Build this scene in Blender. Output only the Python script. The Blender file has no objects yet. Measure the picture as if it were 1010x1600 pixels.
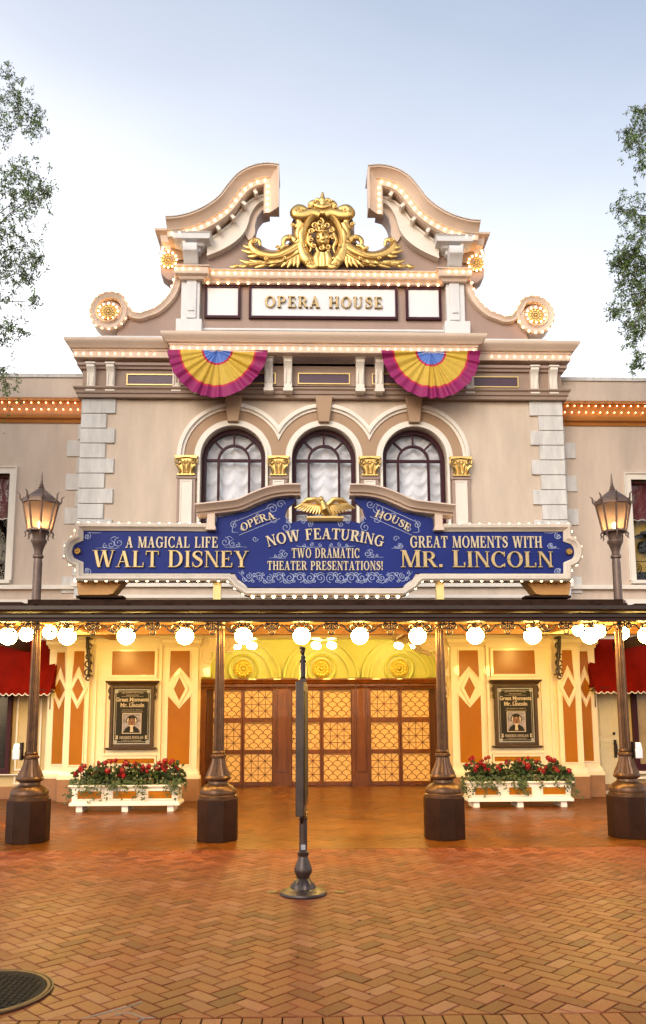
import bpy, bmesh, math, random
from mathutils import Vector, Matrix
R = math.radians
sc = bpy.context.scene
COL = sc.collection
random.seed(7)

# ------------------------------------------------------------------ camera
CXX, CYY, HH = -0.425, -15.05, 1.6
YAW, PIT, ROL = R(1.5), R(8.07), 0.004
fwd = Vector((math.sin(YAW)*math.cos(PIT), math.cos(YAW)*math.cos(PIT), math.sin(PIT)))
rgt = Vector((math.cos(YAW), -math.sin(YAW), 0)); upv = rgt.cross(fwd)
rgt, upv = math.cos(ROL)*rgt - math.sin(ROL)*upv, math.sin(ROL)*rgt + math.cos(ROL)*upv
cam = bpy.data.cameras.new('camera'); camo = bpy.data.objects.new('camera', cam); COL.objects.link(camo)
camo.matrix_world = Matrix(((rgt.x, upv.x, -fwd.x, CXX), (rgt.y, upv.y, -fwd.y, CYY), (rgt.z, upv.z, -fwd.z, HH), (0, 0, 0, 1)))
cam.sensor_fit = 'VERTICAL'; cam.sensor_height = 24; cam.lens = 1250/1600*24
cam.shift_y = 135/1600
cam.clip_end = 2000; cam.clip_start = .05
sc.camera = camo

# ------------------------------------------------------------------ world, sun, exposure
w = bpy.data.worlds.new('World'); sc.world = w; w.use_nodes = True
nt = w.node_tree; bg = nt.nodes['Background']
sky = nt.nodes.new('ShaderNodeTexSky'); sky.sky_type = 'NISHITA'; sky.sun_disc = False
SUN_EL, SUN_AZ = 12, 205          # low sun behind the viewer's right shoulder
sky.sun_elevation = R(SUN_EL); sky.sun_rotation = R(SUN_AZ)
sky.air_density = 1.0; sky.dust_density = 2.2; sky.ozone_density = 1.2
# thin bright haze towards the horizon, fading out overhead
tcw = nt.nodes.new('ShaderNodeTexCoord'); sep = nt.nodes.new('ShaderNodeSeparateXYZ'); nt.links.new(tcw.outputs['Generated'], sep.inputs[0])
tilt = nt.nodes.new('ShaderNodeMath'); tilt.operation = 'MULTIPLY_ADD'; tilt.inputs[1].default_value = .22   # a little clearer to the right
nt.links.new(sep.outputs[0], tilt.inputs[0]); nt.links.new(sep.outputs[2], tilt.inputs[2])
wn = nt.nodes.new('ShaderNodeTexNoise'); wn.inputs['Scale'].default_value = 2.2; wn.inputs['Detail'].default_value = 4
wm = nt.nodes.new('ShaderNodeMapping'); wm.inputs['Scale'].default_value = (1, 1, 3.2); wm.inputs['Rotation'].default_value = (0, .35, 0)
nt.links.new(tcw.outputs['Generated'], wm.inputs[0]); nt.links.new(wm.outputs[0], wn.inputs['Vector'])
wa = nt.nodes.new('ShaderNodeMath'); wa.operation = 'MULTIPLY_ADD'; wa.inputs[1].default_value = .09; nt.links.new(wn.outputs[0], wa.inputs[0]); nt.links.new(tilt.outputs[0], wa.inputs[2])
hr = nt.nodes.new('ShaderNodeValToRGB'); nt.links.new(wa.outputs[0], hr.inputs[0])
HZ = [(.0, (1.2, 1.17, 1.17)), (.40, (1.12, 1.10, 1.10)), (.54, (.82, .81, .83)), (.66, (.52, .54, .60)), (.82, (.25, .30, .39)), (1.0, (.18, .25, .36))]
el_ = hr.color_ramp.elements; el_[0].position, el_[0].color = HZ[0][0], (*HZ[0][1], 1); el_[1].position, el_[1].color = HZ[-1][0], (*HZ[-1][1], 1)
for q_, c_ in HZ[1:-1]:
    e_ = el_.new(q_); e_.color = (*c_, 1)
k1 = nt.nodes.new('ShaderNodeVectorMath'); k1.operation = 'SCALE'; k1.inputs['Scale'].default_value = .6; nt.links.new(sky.outputs[0], k1.inputs[0])
k2 = nt.nodes.new('ShaderNodeVectorMath'); k2.operation = 'SCALE'; k2.inputs['Scale'].default_value = 10.; nt.links.new(hr.outputs[0], k2.inputs[0])
k3 = nt.nodes.new('ShaderNodeVectorMath'); k3.operation = 'ADD'; nt.links.new(k1.outputs[0], k3.inputs[0]); nt.links.new(k2.outputs[0], k3.inputs[1])
nt.links.new(k3.outputs[0], bg.inputs[0]); bg.inputs[1].default_value = 0.1
sl = bpy.data.lights.new('sun', 'SUN'); sl.energy = 1.1; sl.angle = R(30); sl.color = (1, .95, .90)
so = bpy.data.objects.new('sun', sl); COL.objects.link(so)
az = R(SUN_AZ); el = R(28)
sd = Vector((math.sin(az)*math.cos(el), math.cos(az)*math.cos(el), math.sin(el)))
so.rotation_euler = sd.to_track_quat('Z', 'Y').to_euler()
vs = sc.view_settings; vs.view_transform = 'Standard'; vs.look = 'None'; vs.gamma = 1; vs.exposure = 0.45
cy = sc.cycles
cy.use_denoising = True; cy.max_bounces = 7; cy.diffuse_bounces = 4; cy.glossy_bounces = 3
cy.sample_clamp_indirect = 6; cy.caustics_reflective = False; cy.caustics_refractive = False

# ------------------------------------------------------------------ survey helpers (photo reading -> metres on a given plane)
def P(px, py, Y):
    d = (px-505)/1250*rgt - (py-935)/1250*upv + fwd
    t = (Y-CYY)/d.y
    return CXX + d.x*t, HH + d.z*t
def m(dx, y, Y):
    a = P(505+dx, y, Y); b = P(505-dx, y, Y)
    return (a[0]-b[0])/2, (a[1]+b[1])/2
def Zy(y, Y): return m(0, y, Y)[1]
def Gd(px, py):
    d = (px-505)/1250*rgt - (py-935)/1250*upv + fwd
    t = -HH/d.z
    return CXX+d.x*t, CYY+d.y*t

# ------------------------------------------------------------------ materials
MAT = {}
def mat(name, col, rough=.6, metal=0, var=.12, scale=3., bump=0., bscale=60., emit=None, estr=0, spec=.5, coat=0, col2=None, streak=False):
    mt = bpy.data.materials.new(name); mt.use_nodes = True; MAT[name] = mt
    n = mt.node_tree; b = n.nodes['Principled BSDF']; L = n.links.new
    b.inputs['Roughness'].default_value = rough; b.inputs['Metallic'].default_value = metal
    b.inputs['Specular IOR Level'].default_value = spec
    b.inputs['Coat Weight'].default_value = coat
    tc = n.nodes.new('ShaderNodeTexCoord')
    if var > 0:
        no = n.nodes.new('ShaderNodeTexNoise'); no.inputs['Scale'].default_value = scale; no.inputs['Detail'].default_value = 6
        no.inputs['Roughness'].default_value = .65
        src = tc.outputs['Object']
        if streak:
            mp = n.nodes.new('ShaderNodeMapping'); mp.inputs['Scale'].default_value = (1.6, 1.6, .35); L(src, mp.inputs[0]); src = mp.outputs[0]
        L(src, no.inputs['Vector'])
        mx = n.nodes.new('ShaderNodeMix'); mx.data_type = 'RGBA'
        c1 = col2 if col2 else tuple(c*(1-var*1.6) for c in col)
        mx.inputs[6].default_value = (*c1, 1); mx.inputs[7].default_value = (*[min(1, c*(1+var*.6)) for c in col], 1)
        rp = n.nodes.new('ShaderNodeMapRange'); rp.inputs[1].default_value = .3; rp.inputs[2].default_value = .7
        L(no.outputs[0], rp.inputs[0]); L(rp.outputs[0], mx.inputs[0]); L(mx.outputs[2], b.inputs['Base Color'])
    else:
        b.inputs['Base Color'].default_value = (*col, 1)
    if bump > 0:
        nb = n.nodes.new('ShaderNodeTexNoise'); nb.inputs['Scale'].default_value = bscale; nb.inputs['Detail'].default_value = 4
        L(tc.outputs['Object'], nb.inputs['Vector'])
        bp = n.nodes.new('ShaderNodeBump'); bp.inputs['Strength'].default_value = bump; bp.inputs['Distance'].default_value = .01
        L(nb.outputs[0], bp.inputs['Height']); L(bp.outputs[0], b.inputs['Normal'])
    if emit:
        b.inputs['Emission Color'].default_value = (*emit, 1); b.inputs['Emission Strength'].default_value = estr
    return mt

mat('stucco', (.645, .515, .40), .75, var=.11, scale=1.5, bump=.35, bscale=45, streak=True)
mat('wing_stucco', (.62, .49, .39), .75, var=.11, scale=1.5, bump=.35, bscale=45, streak=True)
mat('cream', (.80, .72, .62), .5, var=.05, scale=2)
mat('sign_cream', (.64, .54, .43), .5, var=.08, scale=3)
mat('cream_gloss', (.80, .68, .48), .28, var=.04, scale=2, coat=.3)
mat('white_trim', (.70, .69, .68), .6, var=.06, scale=2, streak=True)
mat('white_panel', (.74, .74, .76), .5, var=.03, scale=1.5)
mat('quoin', (.68, .65, .61), .8, var=.12, scale=4, bump=.3, bscale=50, col2=(.50, .475, .45), streak=True)
mat('frieze', (.33, .225, .165), .6, var=.08, scale=2)
mat('attic_tan', (.37, .255, .205), .65, var=.07, scale=2, streak=True)
mat('arch_tan', (.40, .25, .145), .6, var=.06, scale=2)
mat('pink_cornice', (.68, .52, .40), .5, var=.06, scale=2)
mat('tan_panel', (.34, .122, .008), .2, var=.06, scale=2, spec=.14)
mat('plinth', (.27, .125, .05), .55, var=.12, scale=4)
mat('maroon', (.042, .006, .012), .45, spec=.2, var=.1)
mat('maroon_panel', (.075, .028, .05), .4, var=.1)
mat('gold', (.70, .45, .15), .36, .92, var=.12, scale=16, bump=.12, bscale=70)
mat('rosette_gilt', (.58, .44, .08), .45, .5, var=.2, scale=20)
mat('gold_letter', (.50, .36, .17), .45, .5, var=.12, scale=9)
mat('gold_paint', (.66, .46, .18), .38, .55, var=.08, scale=9)
mat('letter_cream', (.62, .50, .32), .5, .1, var=.05)
mat('blue', (.010, .022, .17), .55, var=.12, scale=2, spec=.2)
mat('filigree', (.42, .48, .66), .5, var=0)
mat('bronze', (.115, .056, .026), .33, .45, var=.3, scale=8, bump=.1, spec=.35)
mat('pedestal', (.032, .011, .004), .5, 0, var=.25, scale=5, bump=.15, bscale=35, spec=.1)
mat('lantern_metal', (.15, .095, .072), .4, .3, var=.25, scale=8, bump=.1)
mat('post_iron', (.055, .034, .026), .36, .3, var=.3, scale=8, bump=.1)
mat('iron', (.035, .022, .016), .4, .4, var=.2)
mat('roof_metal', (.040, .020, .013), .8, 0, var=.3, scale=5, bump=.3, bscale=12, spec=.05)
mat('fascia', (.035, .017, .012), .4, .0, var=.2, scale=4, spec=.35)
mat('ceiling', (.70, .52, .30), .5, var=.05)
mat('timber', (.42, .20, .07), .45, var=.15)
mat('wood', (.135, .034, .004), .38, spec=.3, var=.25, scale=6, streak=True, coat=.3)
mat('amber_glass', (.38, .17, .035), .4, var=.2, scale=1.2, emit=(1, .45, .09), estr=.45)  # emission stands in for indoor light behind the door panes
mat('tympanum', (.37, .36, .09), .4, var=.04)
mat('red_canvas', (.17, .006, .002), .9, spec=.05, var=.15, scale=4, bump=.2, bscale=80)
mat('dark_red', (.11, .008, .010), .7, var=.1)
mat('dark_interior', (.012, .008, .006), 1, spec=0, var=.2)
mat('dark_glass', (.02, .016, .014), .12, var=.3)
mat('yellow_cloth', (.55, .38, .06), .7, var=.1)
mat('white_paint', (.78, .74, .68), .4, var=.05)
mat('white_plastic', (.75, .75, .75), .3, var=0)
mat('leaf_green', (.020, .046, .010), .55, var=.5, scale=9)
mat('ivy', (.045, .08, .022), .55, var=.4, scale=9)
mat('bloom_red', (.30, .004, .010), .5, var=.3, scale=30)
mat('tree_leaf', (.15, .25, .055), .5, var=.5, scale=4)
mat('bark', (.10, .075, .055), .9, var=.3, scale=10, bump=.5)
mat('soil', (.04, .025, .015), .9)
mat('magenta', (.27, .004, .10), .65, var=.12, scale=20)
mat('hot_red', (.50, .012, .05), .65, var=.1)
mat('bunting_yellow', (.58, .38, .04), .65, var=.08, scale=14)
mat('bunting_blue', (.10, .20, .56), .65, var=.1)
mat('poster_black', (.012, .010, .009), .5, var=.1, spec=.2)
mat('poster_cream', (.50, .42, .32), .5, var=.1)
mat('poster_gray', (.33, .34, .36), .5, var=.2, scale=30)
mat('skin', (.22, .10, .06), .6, var=.2, scale=30)
mat('mortar', (.24, .22, .20), .9, var=.2, scale=30)
mat('manhole', (.012, .011, .011), .75, 0, var=.3, scale=20, bump=.4, spec=.15)
mat('rim_gold', (.11, .055, .022), .55, .2, var=.3, scale=20)
mat('box_orange', (.55, .28, .08), .5, var=.1)
mat('post_yellow', (.75, .62, .25), .5, var=.05)
mat('curtain', (.72, .72, .76), .8, var=.05, scale=4)
mat('grout', (.012, .009, .008), 1, spec=.0, var=.2, scale=20)
mat('ground', (.12, .075, .05), .8, var=.2)
mat('globe', (.9, .8, .6), .3, var=0, emit=(1, .64, .16), estr=110)
mat('small_globe', (.9, .8, .6), .3, var=0, emit=(1, .74, .22), estr=95)
mat('wing_cornice', (.46, .155, .018), .5, var=.1)  # saturated orange carries the bulbs' glow in the cornice colour
mat('bulb', (.9, .8, .6), .3, var=0, emit=(1, .55, .22), estr=11)
mat('sign_bulb', (.9, .8, .6), .3, var=0, emit=(1, .62, .28), estr=15)
mat('flame', (.9, .8, .6), .3, var=0, emit=(1, .60, .26), estr=60)

def lamp_glass():                        # frosted, lets light through and spreads it
    mt = bpy.data.materials.new('lantern_glass'); mt.use_nodes = True; MAT['lantern_glass'] = mt
    n = mt.node_tree; n.nodes.clear(); L = n.links.new
    o = n.nodes.new('ShaderNodeOutputMaterial'); tl = n.nodes.new('ShaderNodeBsdfTranslucent'); tl.inputs[0].default_value = (.86, .66, .50, 1)
    tr = n.nodes.new('ShaderNodeBsdfTransparent'); tr.inputs[0].default_value = (.9, .72, .58, 1); gl = n.nodes.new('ShaderNodeBsdfGlossy'); gl.inputs['Roughness'].default_value = .2
    m1 = n.nodes.new('ShaderNodeMixShader'); m1.inputs[0].default_value = .5; L(tl.outputs[0], m1.inputs[1]); L(tr.outputs[0], m1.inputs[2])
    m2 = n.nodes.new('ShaderNodeMixShader'); m2.inputs[0].default_value = .06; L(m1.outputs[0], m2.inputs[1]); L(gl.outputs[0], m2.inputs[2]); L(m2.outputs[0], o.inputs[0])
lamp_glass()
def window_glass():
    mt = bpy.data.materials.new('window_glass'); mt.use_nodes = True; MAT['window_glass'] = mt
    n = mt.node_tree; n.nodes.clear()
    o = n.nodes.new('ShaderNodeOutputMaterial'); mx = n.nodes.new('ShaderNodeMixShader'); tr = n.nodes.new('ShaderNodeBsdfTransparent')
    gl = n.nodes.new('ShaderNodeBsdfGlossy'); gl.inputs['Roughness'].default_value = .03
    mx.inputs[0].default_value = .018
    n.links.new(tr.outputs[0], mx.inputs[1]); n.links.new(gl.outputs[0], mx.inputs[2]); n.links.new(mx.outputs[0], o.inputs[0])
window_glass()
def brick_material(name, cols, rough, bump=.35):
    mt = bpy.data.materials.new(name); mt.use_nodes = True; MAT[name] = mt
    n = mt.node_tree; L = n.links.new; b = n.nodes['Principled BSDF']
    g = n.nodes.new('ShaderNodeNewGeometry'); r = n.nodes.new('ShaderNodeValToRGB')
    L(g.outputs['Random Per Island'], r.inputs[0])
    e = r.color_ramp.elements
    e[0].position = 0; e[0].color = (*cols[0], 1); e[1].position = 1; e[1].color = (*cols[-1], 1)
    for i, c in enumerate(cols[1:-1]):
        x = e.new((i+1)/(len(cols)-1)); x.color = (*c, 1)
    tc = n.nodes.new('ShaderNodeTexCoord'); no = n.nodes.new('ShaderNodeTexNoise'); no.inputs['Scale'].default_value = 1.1; no.inputs['Detail'].default_value = 3
    n2 = n.nodes.new('ShaderNodeTexNoise'); n2.inputs['Scale'].default_value = 55; n2.inputs['Detail'].default_value = 5
    L(tc.outputs['Object'], no.inputs['Vector']); L(tc.outputs['Object'], n2.inputs['Vector'])
    ad = n.nodes.new('ShaderNodeMath'); ad.operation = 'MULTIPLY'; L(no.outputs[0], ad.inputs[0]); L(n2.outputs[0], ad.inputs[1])
    mr = n.nodes.new('ShaderNodeMapRange'); mr.inputs[1].default_value = .1; mr.inputs[2].default_value = .42; mr.inputs[3].default_value = .60; mr.inputs[4].default_value = 1.08
    L(ad.outputs[0], mr.inputs[0])
    mx = n.nodes.new('ShaderNodeVectorMath'); mx.operation = 'SCALE'; L(r.outputs[0], mx.inputs[0]); L(mr.outputs[0], mx.inputs['Scale'])
    L(mx.outputs[0], b.inputs['Base Color']); b.inputs['Specular IOR Level'].default_value = .25
    rr = n.nodes.new('ShaderNodeMapRange'); rr.inputs[3].default_value = rough-.12; rr.inputs[4].default_value = rough+.18
    L(no.outputs[0], rr.inputs[0]); L(rr.outputs[0], b.inputs['Roughness'])
    bp = n.nodes.new('ShaderNodeBump'); bp.inputs['Strength'].default_value = bump; bp.inputs['Distance'].default_value = .004
    L(n2.outputs[0], bp.inputs['Height']); L(bp.outputs[0], b.inputs['Normal'])
brick_material('brick', [(.115, .019, .006), (.19, .041, .012), (.25, .064, .023), (.22, .051, .016), (.29, .095, .052), (.16, .029, .008), (.235, .062, .024)], .46)
brick_material('porch_brick', [(.125, .036, .001), (.165, .048, .002), (.14, .040, .001), (.22, .070, .006)], .30, .08)

# ------------------------------------------------------------------ mesh builder
class MB:
    def __init__(s): s.v = []; s.f = []; s.mi = []; s.cur = 0
    def add(s, vs, fs):
        o = len(s.v); s.v += [tuple(a) for a in vs]
        for f in fs: s.f.append([o+i for i in f]); s.mi.append(s.cur)
    def box(s, x0, x1, y0, y1, z0, z1):
        s.add([(x0,y0,z0),(x1,y0,z0),(x1,y1,z0),(x0,y1,z0),(x0,y0,z1),(x1,y0,z1),(x1,y1,z1),(x0,y1,z1)],
              [(0,3,2,1),(4,5,6,7),(0,1,5,4),(1,2,6,5),(2,3,7,6),(3,0,4,7)])
    def prism(s, o, y0, y1):            # outline in x,z ; y0 front (towards viewer) y1 back
        n = len(o)
        s.add([(a, y0, b) for a, b in o]+[(a, y1, b) for a, b in o],
              [tuple(range(n)), tuple(range(2*n-1, n-1, -1))]+[(i, n+i, n+(i+1) % n, (i+1) % n) for i in range(n)])
    def prismz(s, o, z0, z1):           # outline in x,y
        n = len(o)
        s.add([(a, b, z0) for a, b in o]+[(a, b, z1) for a, b in o],
              [tuple(range(n-1, -1, -1)), tuple(range(n, 2*n))]+[(i, (i+1) % n, n+(i+1) % n, n+i) for i in range(n)])
    def prismx(s, o, x0, x1):           # outline in y,z
        n = len(o)
        s.add([(x0, a, b) for a, b in o]+[(x1, a, b) for a, b in o],
              [tuple(range(n)), tuple(range(2*n-1, n-1, -1))]+[(i, (i+1) % n, n+(i+1) % n, n+i) for i in range(n)])
    def lathe(s, pr, cx=0, cy=0, n=24, ph=0, flute=0, nf=0):   # profile r,z
        vs = []; fs = []
        for r, z in pr:
            for k in range(n):
                a = 2*math.pi*k/n+ph; rr = r*(1-flute*(k % 2)) if flute else r
                vs.append((cx+rr*math.cos(a), cy+rr*math.sin(a), z))
        for i in range(len(pr)-1):
            for k in range(n):
                k2 = (k+1) % n; fs.append((i*n+k, i*n+k2, (i+1)*n+k2, (i+1)*n+k))
        fs.append(tuple(range(n-1, -1, -1))); fs.append(tuple(range((len(pr)-1)*n, len(pr)*n)))
        s.add(vs, fs)
    def lathey(s, pr, cx, cz, n=24):    # axis along y: profile r,y
        vs = []; fs = []
        for r, y in pr:
            for k in range(n):
                a = 2*math.pi*k/n; vs.append((cx+r*math.cos(a), y, cz+r*math.sin(a)))
        for i in range(len(pr)-1):
            for k in range(n):
                k2 = (k+1) % n; fs.append((i*n+k, i*n+k2, (i+1)*n+k2, (i+1)*n+k))
        fs.append(tuple(range(n))); fs.append(tuple(range(len(pr)*n-1, (len(pr)-1)*n-1, -1)))
        s.add(vs, fs)
    def sphere(s, c, r, n=12, k=8, sx=1, sy=1, sz=1):
        vs = [(c[0], c[1], c[2]-r*sz)]; fs = []
        for i in range(1, k):
            t = -math.pi/2+math.pi*i/k
            for j in range(n):
                a = 2*math.pi*j/n; vs.append((c[0]+sx*r*math.cos(t)*math.cos(a), c[1]+sy*r*math.cos(t)*math.sin(a), c[2]+sz*r*math.sin(t)))
        vs.append((c[0], c[1], c[2]+r*sz)); e = len(vs)-1
        for j in range(n):
            j2 = (j+1) % n; fs.append((0, 1+j2, 1+j)); fs.append((e, 1+(k-2)*n+j, 1+(k-2)*n+j2))
            for i in range(k-2): fs.append((1+i*n+j, 1+i*n+j2, 1+(i+1)*n+j2, 1+(i+1)*n+j))
        s.add(vs, fs)
    def tube(s, pts, r, n=6, sq=1., cap=True):   # r number or list ; sq flattens along y
        pts = [Vector(p) for p in pts]; N = len(pts); rs = r if isinstance(r, (list, tuple)) else [r]*N
        vs = []; fs = []; ref = None
        for i, p in enumerate(pts):
            t = (pts[min(i+1, N-1)]-pts[max(i-1, 0)])
            if t.length < 1e-9: t = Vector((0, 0, 1))
            t.normalize()
            if ref is None: ref = Vector((0, 1, 0)) if abs(t.y) < .9 else Vector((1, 0, 0))
            a = (ref - t*ref.dot(t))
            if a.length < 1e-6: a = t.orthogonal()
            a.normalize(); b = t.cross(a); ref = a
            for k in range(n):
                q = 2*math.pi*k/n; d = a*math.cos(q)*rs[i]+b*math.sin(q)*rs[i]; d.y *= sq
                vs.append(p+d)
        for i in range(N-1):
            for k in range(n):
                k2 = (k+1) % n; fs.append((i*n+k, i*n+k2, (i+1)*n+k2, (i+1)*n+k))
        if cap: fs.append(tuple(range(n-1, -1, -1))); fs.append(tuple(range((N-1)*n, N*n)))
        s.add(vs, fs)
    def _sweep(s, rings, cap, closed=False):
        n = len(rings[0]); o = [p for r in rings for p in r]; fs = []
        N = len(rings)
        for i in range(N if closed else N-1):
            i2 = (i+1) % N
            for k in range(n):
                k2 = (k+1) % n; fs.append((i*n+k, i2*n+k, i2*n+k2, i*n+k2))
        if cap and not closed: fs.append(tuple(range(n))); fs.append(tuple(range(N*n-1, (N-1)*n-1, -1)))
        s.add(o, fs)
    def plan(s, path, pr, cap=True):     # path x,y ; profile (outward, z)
        rings = []; N = len(path)
        for i, p in enumerate(path):
            ns = []
            for a, b in ((i-1, i), (i, i+1)):
                if a >= 0 and b < N:
                    d = Vector((path[b][0]-path[a][0], path[b][1]-path[a][1])).normalized(); ns.append(Vector((d.y, -d.x)))
            nn = ns[0] if len(ns) == 1 else (ns[0]+ns[1])/(1+ns[0].dot(ns[1]))
            rings.append([(p[0]+nn.x*o, p[1]+nn.y*o, z) for o, z in pr])
        s._sweep(rings, cap)
    def front(s, path, pr, cap=True, closed=False):    # path x,z ; profile (normal offset, y)
        rings = []; N = len(path)
        for i, p in enumerate(path):
            ns = []
            prs = ((i-1, i), (i, i+1))
            for a, b in prs:
                if closed: a %= N; b %= N
                if 0 <= a < N and 0 <= b < N:
                    d = Vector((path[b][0]-path[a][0], path[b][1]-path[a][1]))
                    if d.length > 1e-9: d.normalize(); ns.append(Vector((-d.y, d.x)))
            nn = ns[0] if len(ns) == 1 else (ns[0]+ns[1])/max(.35, 1+ns[0].dot(ns[1]))
            rings.append([(p[0]+nn.x*o, y, p[1]+nn.y*o) for o, y in pr])
        s._sweep(rings, cap, closed)
    def mirror(s, cx=0):                 # add the mirrored copy
        n = len(s.v); m0 = len(s.f)
        s.v += [(2*cx-a, b, c) for a, b, c in s.v]
        for i in range(m0): s.f.append([n+j for j in reversed(s.f[i])]); s.mi.append(s.mi[i])
    def build(s, name, mats, parent=None, smooth=35, bevel=0, kind=None):
        me = bpy.data.meshes.new(name); me.from_pydata(s.v, [], s.f)
        ms = mats if isinstance(mats, (list, tuple)) else [mats]
        for q in ms: me.materials.append(MAT[q])
        if len(ms) > 1: me.polygons.foreach_set('material_index', s.mi)
        me.validate(); me.update()
        bm = bmesh.new(); bm.from_mesh(me); bmesh.ops.recalc_face_normals(bm, faces=bm.faces); bm.to_mesh(me); bm.free()
        if smooth:
            me.shade_smooth(); me.set_sharp_from_angle(angle=R(smooth))
        o = bpy.data.objects.new(name, me); COL.objects.link(o)
        if parent: o.parent = parent
        if bevel:
            b = o.modifiers.new('bevel', 'BEVEL'); b.width = bevel; b.segments = 2; b.limit_method = 'ANGLE'; b.angle_limit = R(40)
        if kind: o['kind'] = kind
        return o
    def pair(s, cx, name, mats, parent=None, **kw):      # this mesh and its mirror image as two objects
        a = s.build(name, mats, parent, **kw)
        s.v = [(2*cx-x, y, z) for x, y, z in s.v]; s.f = [list(reversed(f)) for f in s.f]
        return a, s.build(name, mats, parent, **kw)
def tag(o, label, cat, group=None):
    o['label'] = label; o['category'] = cat
    if group: o['group'] = group
    return o
def thing(name, label, cat, loc=(0, 0, 0), group=None):
    o = bpy.data.objects.new(name, None); o.empty_display_size = .1; COL.objects.link(o); o.location = loc
    return tag(o, label, cat, group)
def copy_tree(o, parent=None):
    c = o.copy(); COL.objects.link(c)
    if parent: c.parent = parent
    for ch in list(o.children): copy_tree(ch, c)
    return c
def arc(cx, cz, r, a0, a1, n, rz=None):
    rz = rz or r
    return [(cx+r*math.cos(R(a0+(a1-a0)*i/n)), cz+rz*math.sin(R(a0+(a1-a0)*i/n))) for i in range(n+1)]
def cat(pts, n=8):                       # catmull rom through points
    out = []; N = len(pts)
    for i in range(N-1):
        p = [Vector(pts[max(0, min(N-1, i+k))]) for k in (-1, 0, 1, 2)]
        for j in range(n):
            t = j/n
            out.append(tuple(.5*((2*p[1])+(p[2]-p[0])*t+(2*p[0]-5*p[1]+4*p[2]-p[3])*t*t+(3*p[1]-p[0]-3*p[2]+p[3])*t**3)))
    out.append(tuple(pts[-1])); return out
def spiral(cx, cz, r0, r1, a0, turns, n=28):
    out = []
    for i in range(n+1):
        t = i/n; r = r0+(r1-r0)*t; a = R(a0)+turns*2*math.pi*t
        out.append((cx+r*math.cos(a), cz+r*math.sin(a)))
    return out
def y3(p, y): return [(a, y, b) for a, b in p]
def taper(n, a, b, c=None):
    if c is None: return [a+(b-a)*i/(n-1) for i in range(n)]
    return [a+(b-a)*2*i/(n-1) if i < (n-1)/2 else b+(c-b)*(2*i/(n-1)-1) for i in range(n)]
def frame_rect(mb, x0, x1, z0, z1, wd, y0, y1):      # picture-frame of four mitred bars
    for a in ([(x0, z0), (x1, z0), (x1-wd, z0+wd), (x0+wd, z0+wd)], [(x1, z0), (x1, z1), (x1-wd, z1-wd), (x1-wd, z0+wd)],
              [(x1, z1), (x0, z1), (x0+wd, z1-wd), (x1-wd, z1-wd)], [(x0, z1), (x0, z0), (x0+wd, z0+wd), (x0+wd, z1-wd)]):
        mb.prism(a, y0, y1)

# ------------------------------------------------------------------ serif capitals drawn as strokes
T, TH, SH = .20, .085, .065
def rc(a, b, c, d): return [(a, c), (b, c), (b, d), (a, d)]
def dg(x0, y0, x1, y1, wd): return [(x0, y0), (x0+wd, y0), (x1+wd, y1), (x1, y1)]
def ring(cx, cy, rx, ry, a0, a1, tx=T, ty=TH, n=20):
    o = [(cx+rx*math.cos(R(a0+(a1-a0)*i/n)), cy+ry*math.sin(R(a0+(a1-a0)*i/n))) for i in range(n+1)]
    q = [(cx+(rx-tx)*math.cos(R(a0+(a1-a0)*i/n)), cy+(ry-ty)*math.sin(R(a0+(a1-a0)*i/n))) for i in range(n+1)]
    if abs(a1-a0) < 359: return [o+q[::-1]]
    h = n//2; return [o[:h+1]+q[:h+1][::-1], o[h:]+q[h:][::-1]]
def ribb(pts, ws):
    out = []; N = len(pts); L = []
    for i in range(N):
        d = Vector(pts[min(i+1, N-1)])-Vector(pts[max(0, i-1)]); d.normalize(); nn = Vector((-d.y, d.x))*ws[i]/2
        L.append((Vector(pts[i])+nn, Vector(pts[i])-nn))
    return [[tuple(l[0]) for l in L]+[tuple(l[1]) for l in reversed(L)]]
def sf(x0, x1, y): return rc(x0, x1, y, y+SH)
def stem(x): return [rc(x, x+T, 0, 1), sf(x-.08, x+T+.08, 0), sf(x-.08, x+T+.08, 1-SH)]
def thin(x): return [rc(x, x+TH, 0, 1), sf(x-.09, x+TH+.09, 0), sf(x-.09, x+TH+.09, 1-SH)]
Sp = cat([(.62, .72), (.56, .90), (.36, .955), (.17, .86), (.16, .70), (.36, .54), (.56, .41), (.58, .22), (.40, .055), (.18, .07), (.07, .28)], 4)
Sw = [(.09 if (i < 9 or i > len(Sp)-10) else .09+.13*math.sin(math.pi*(i-8)/(len(Sp)-17))) for i in range(len(Sp))]
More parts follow.
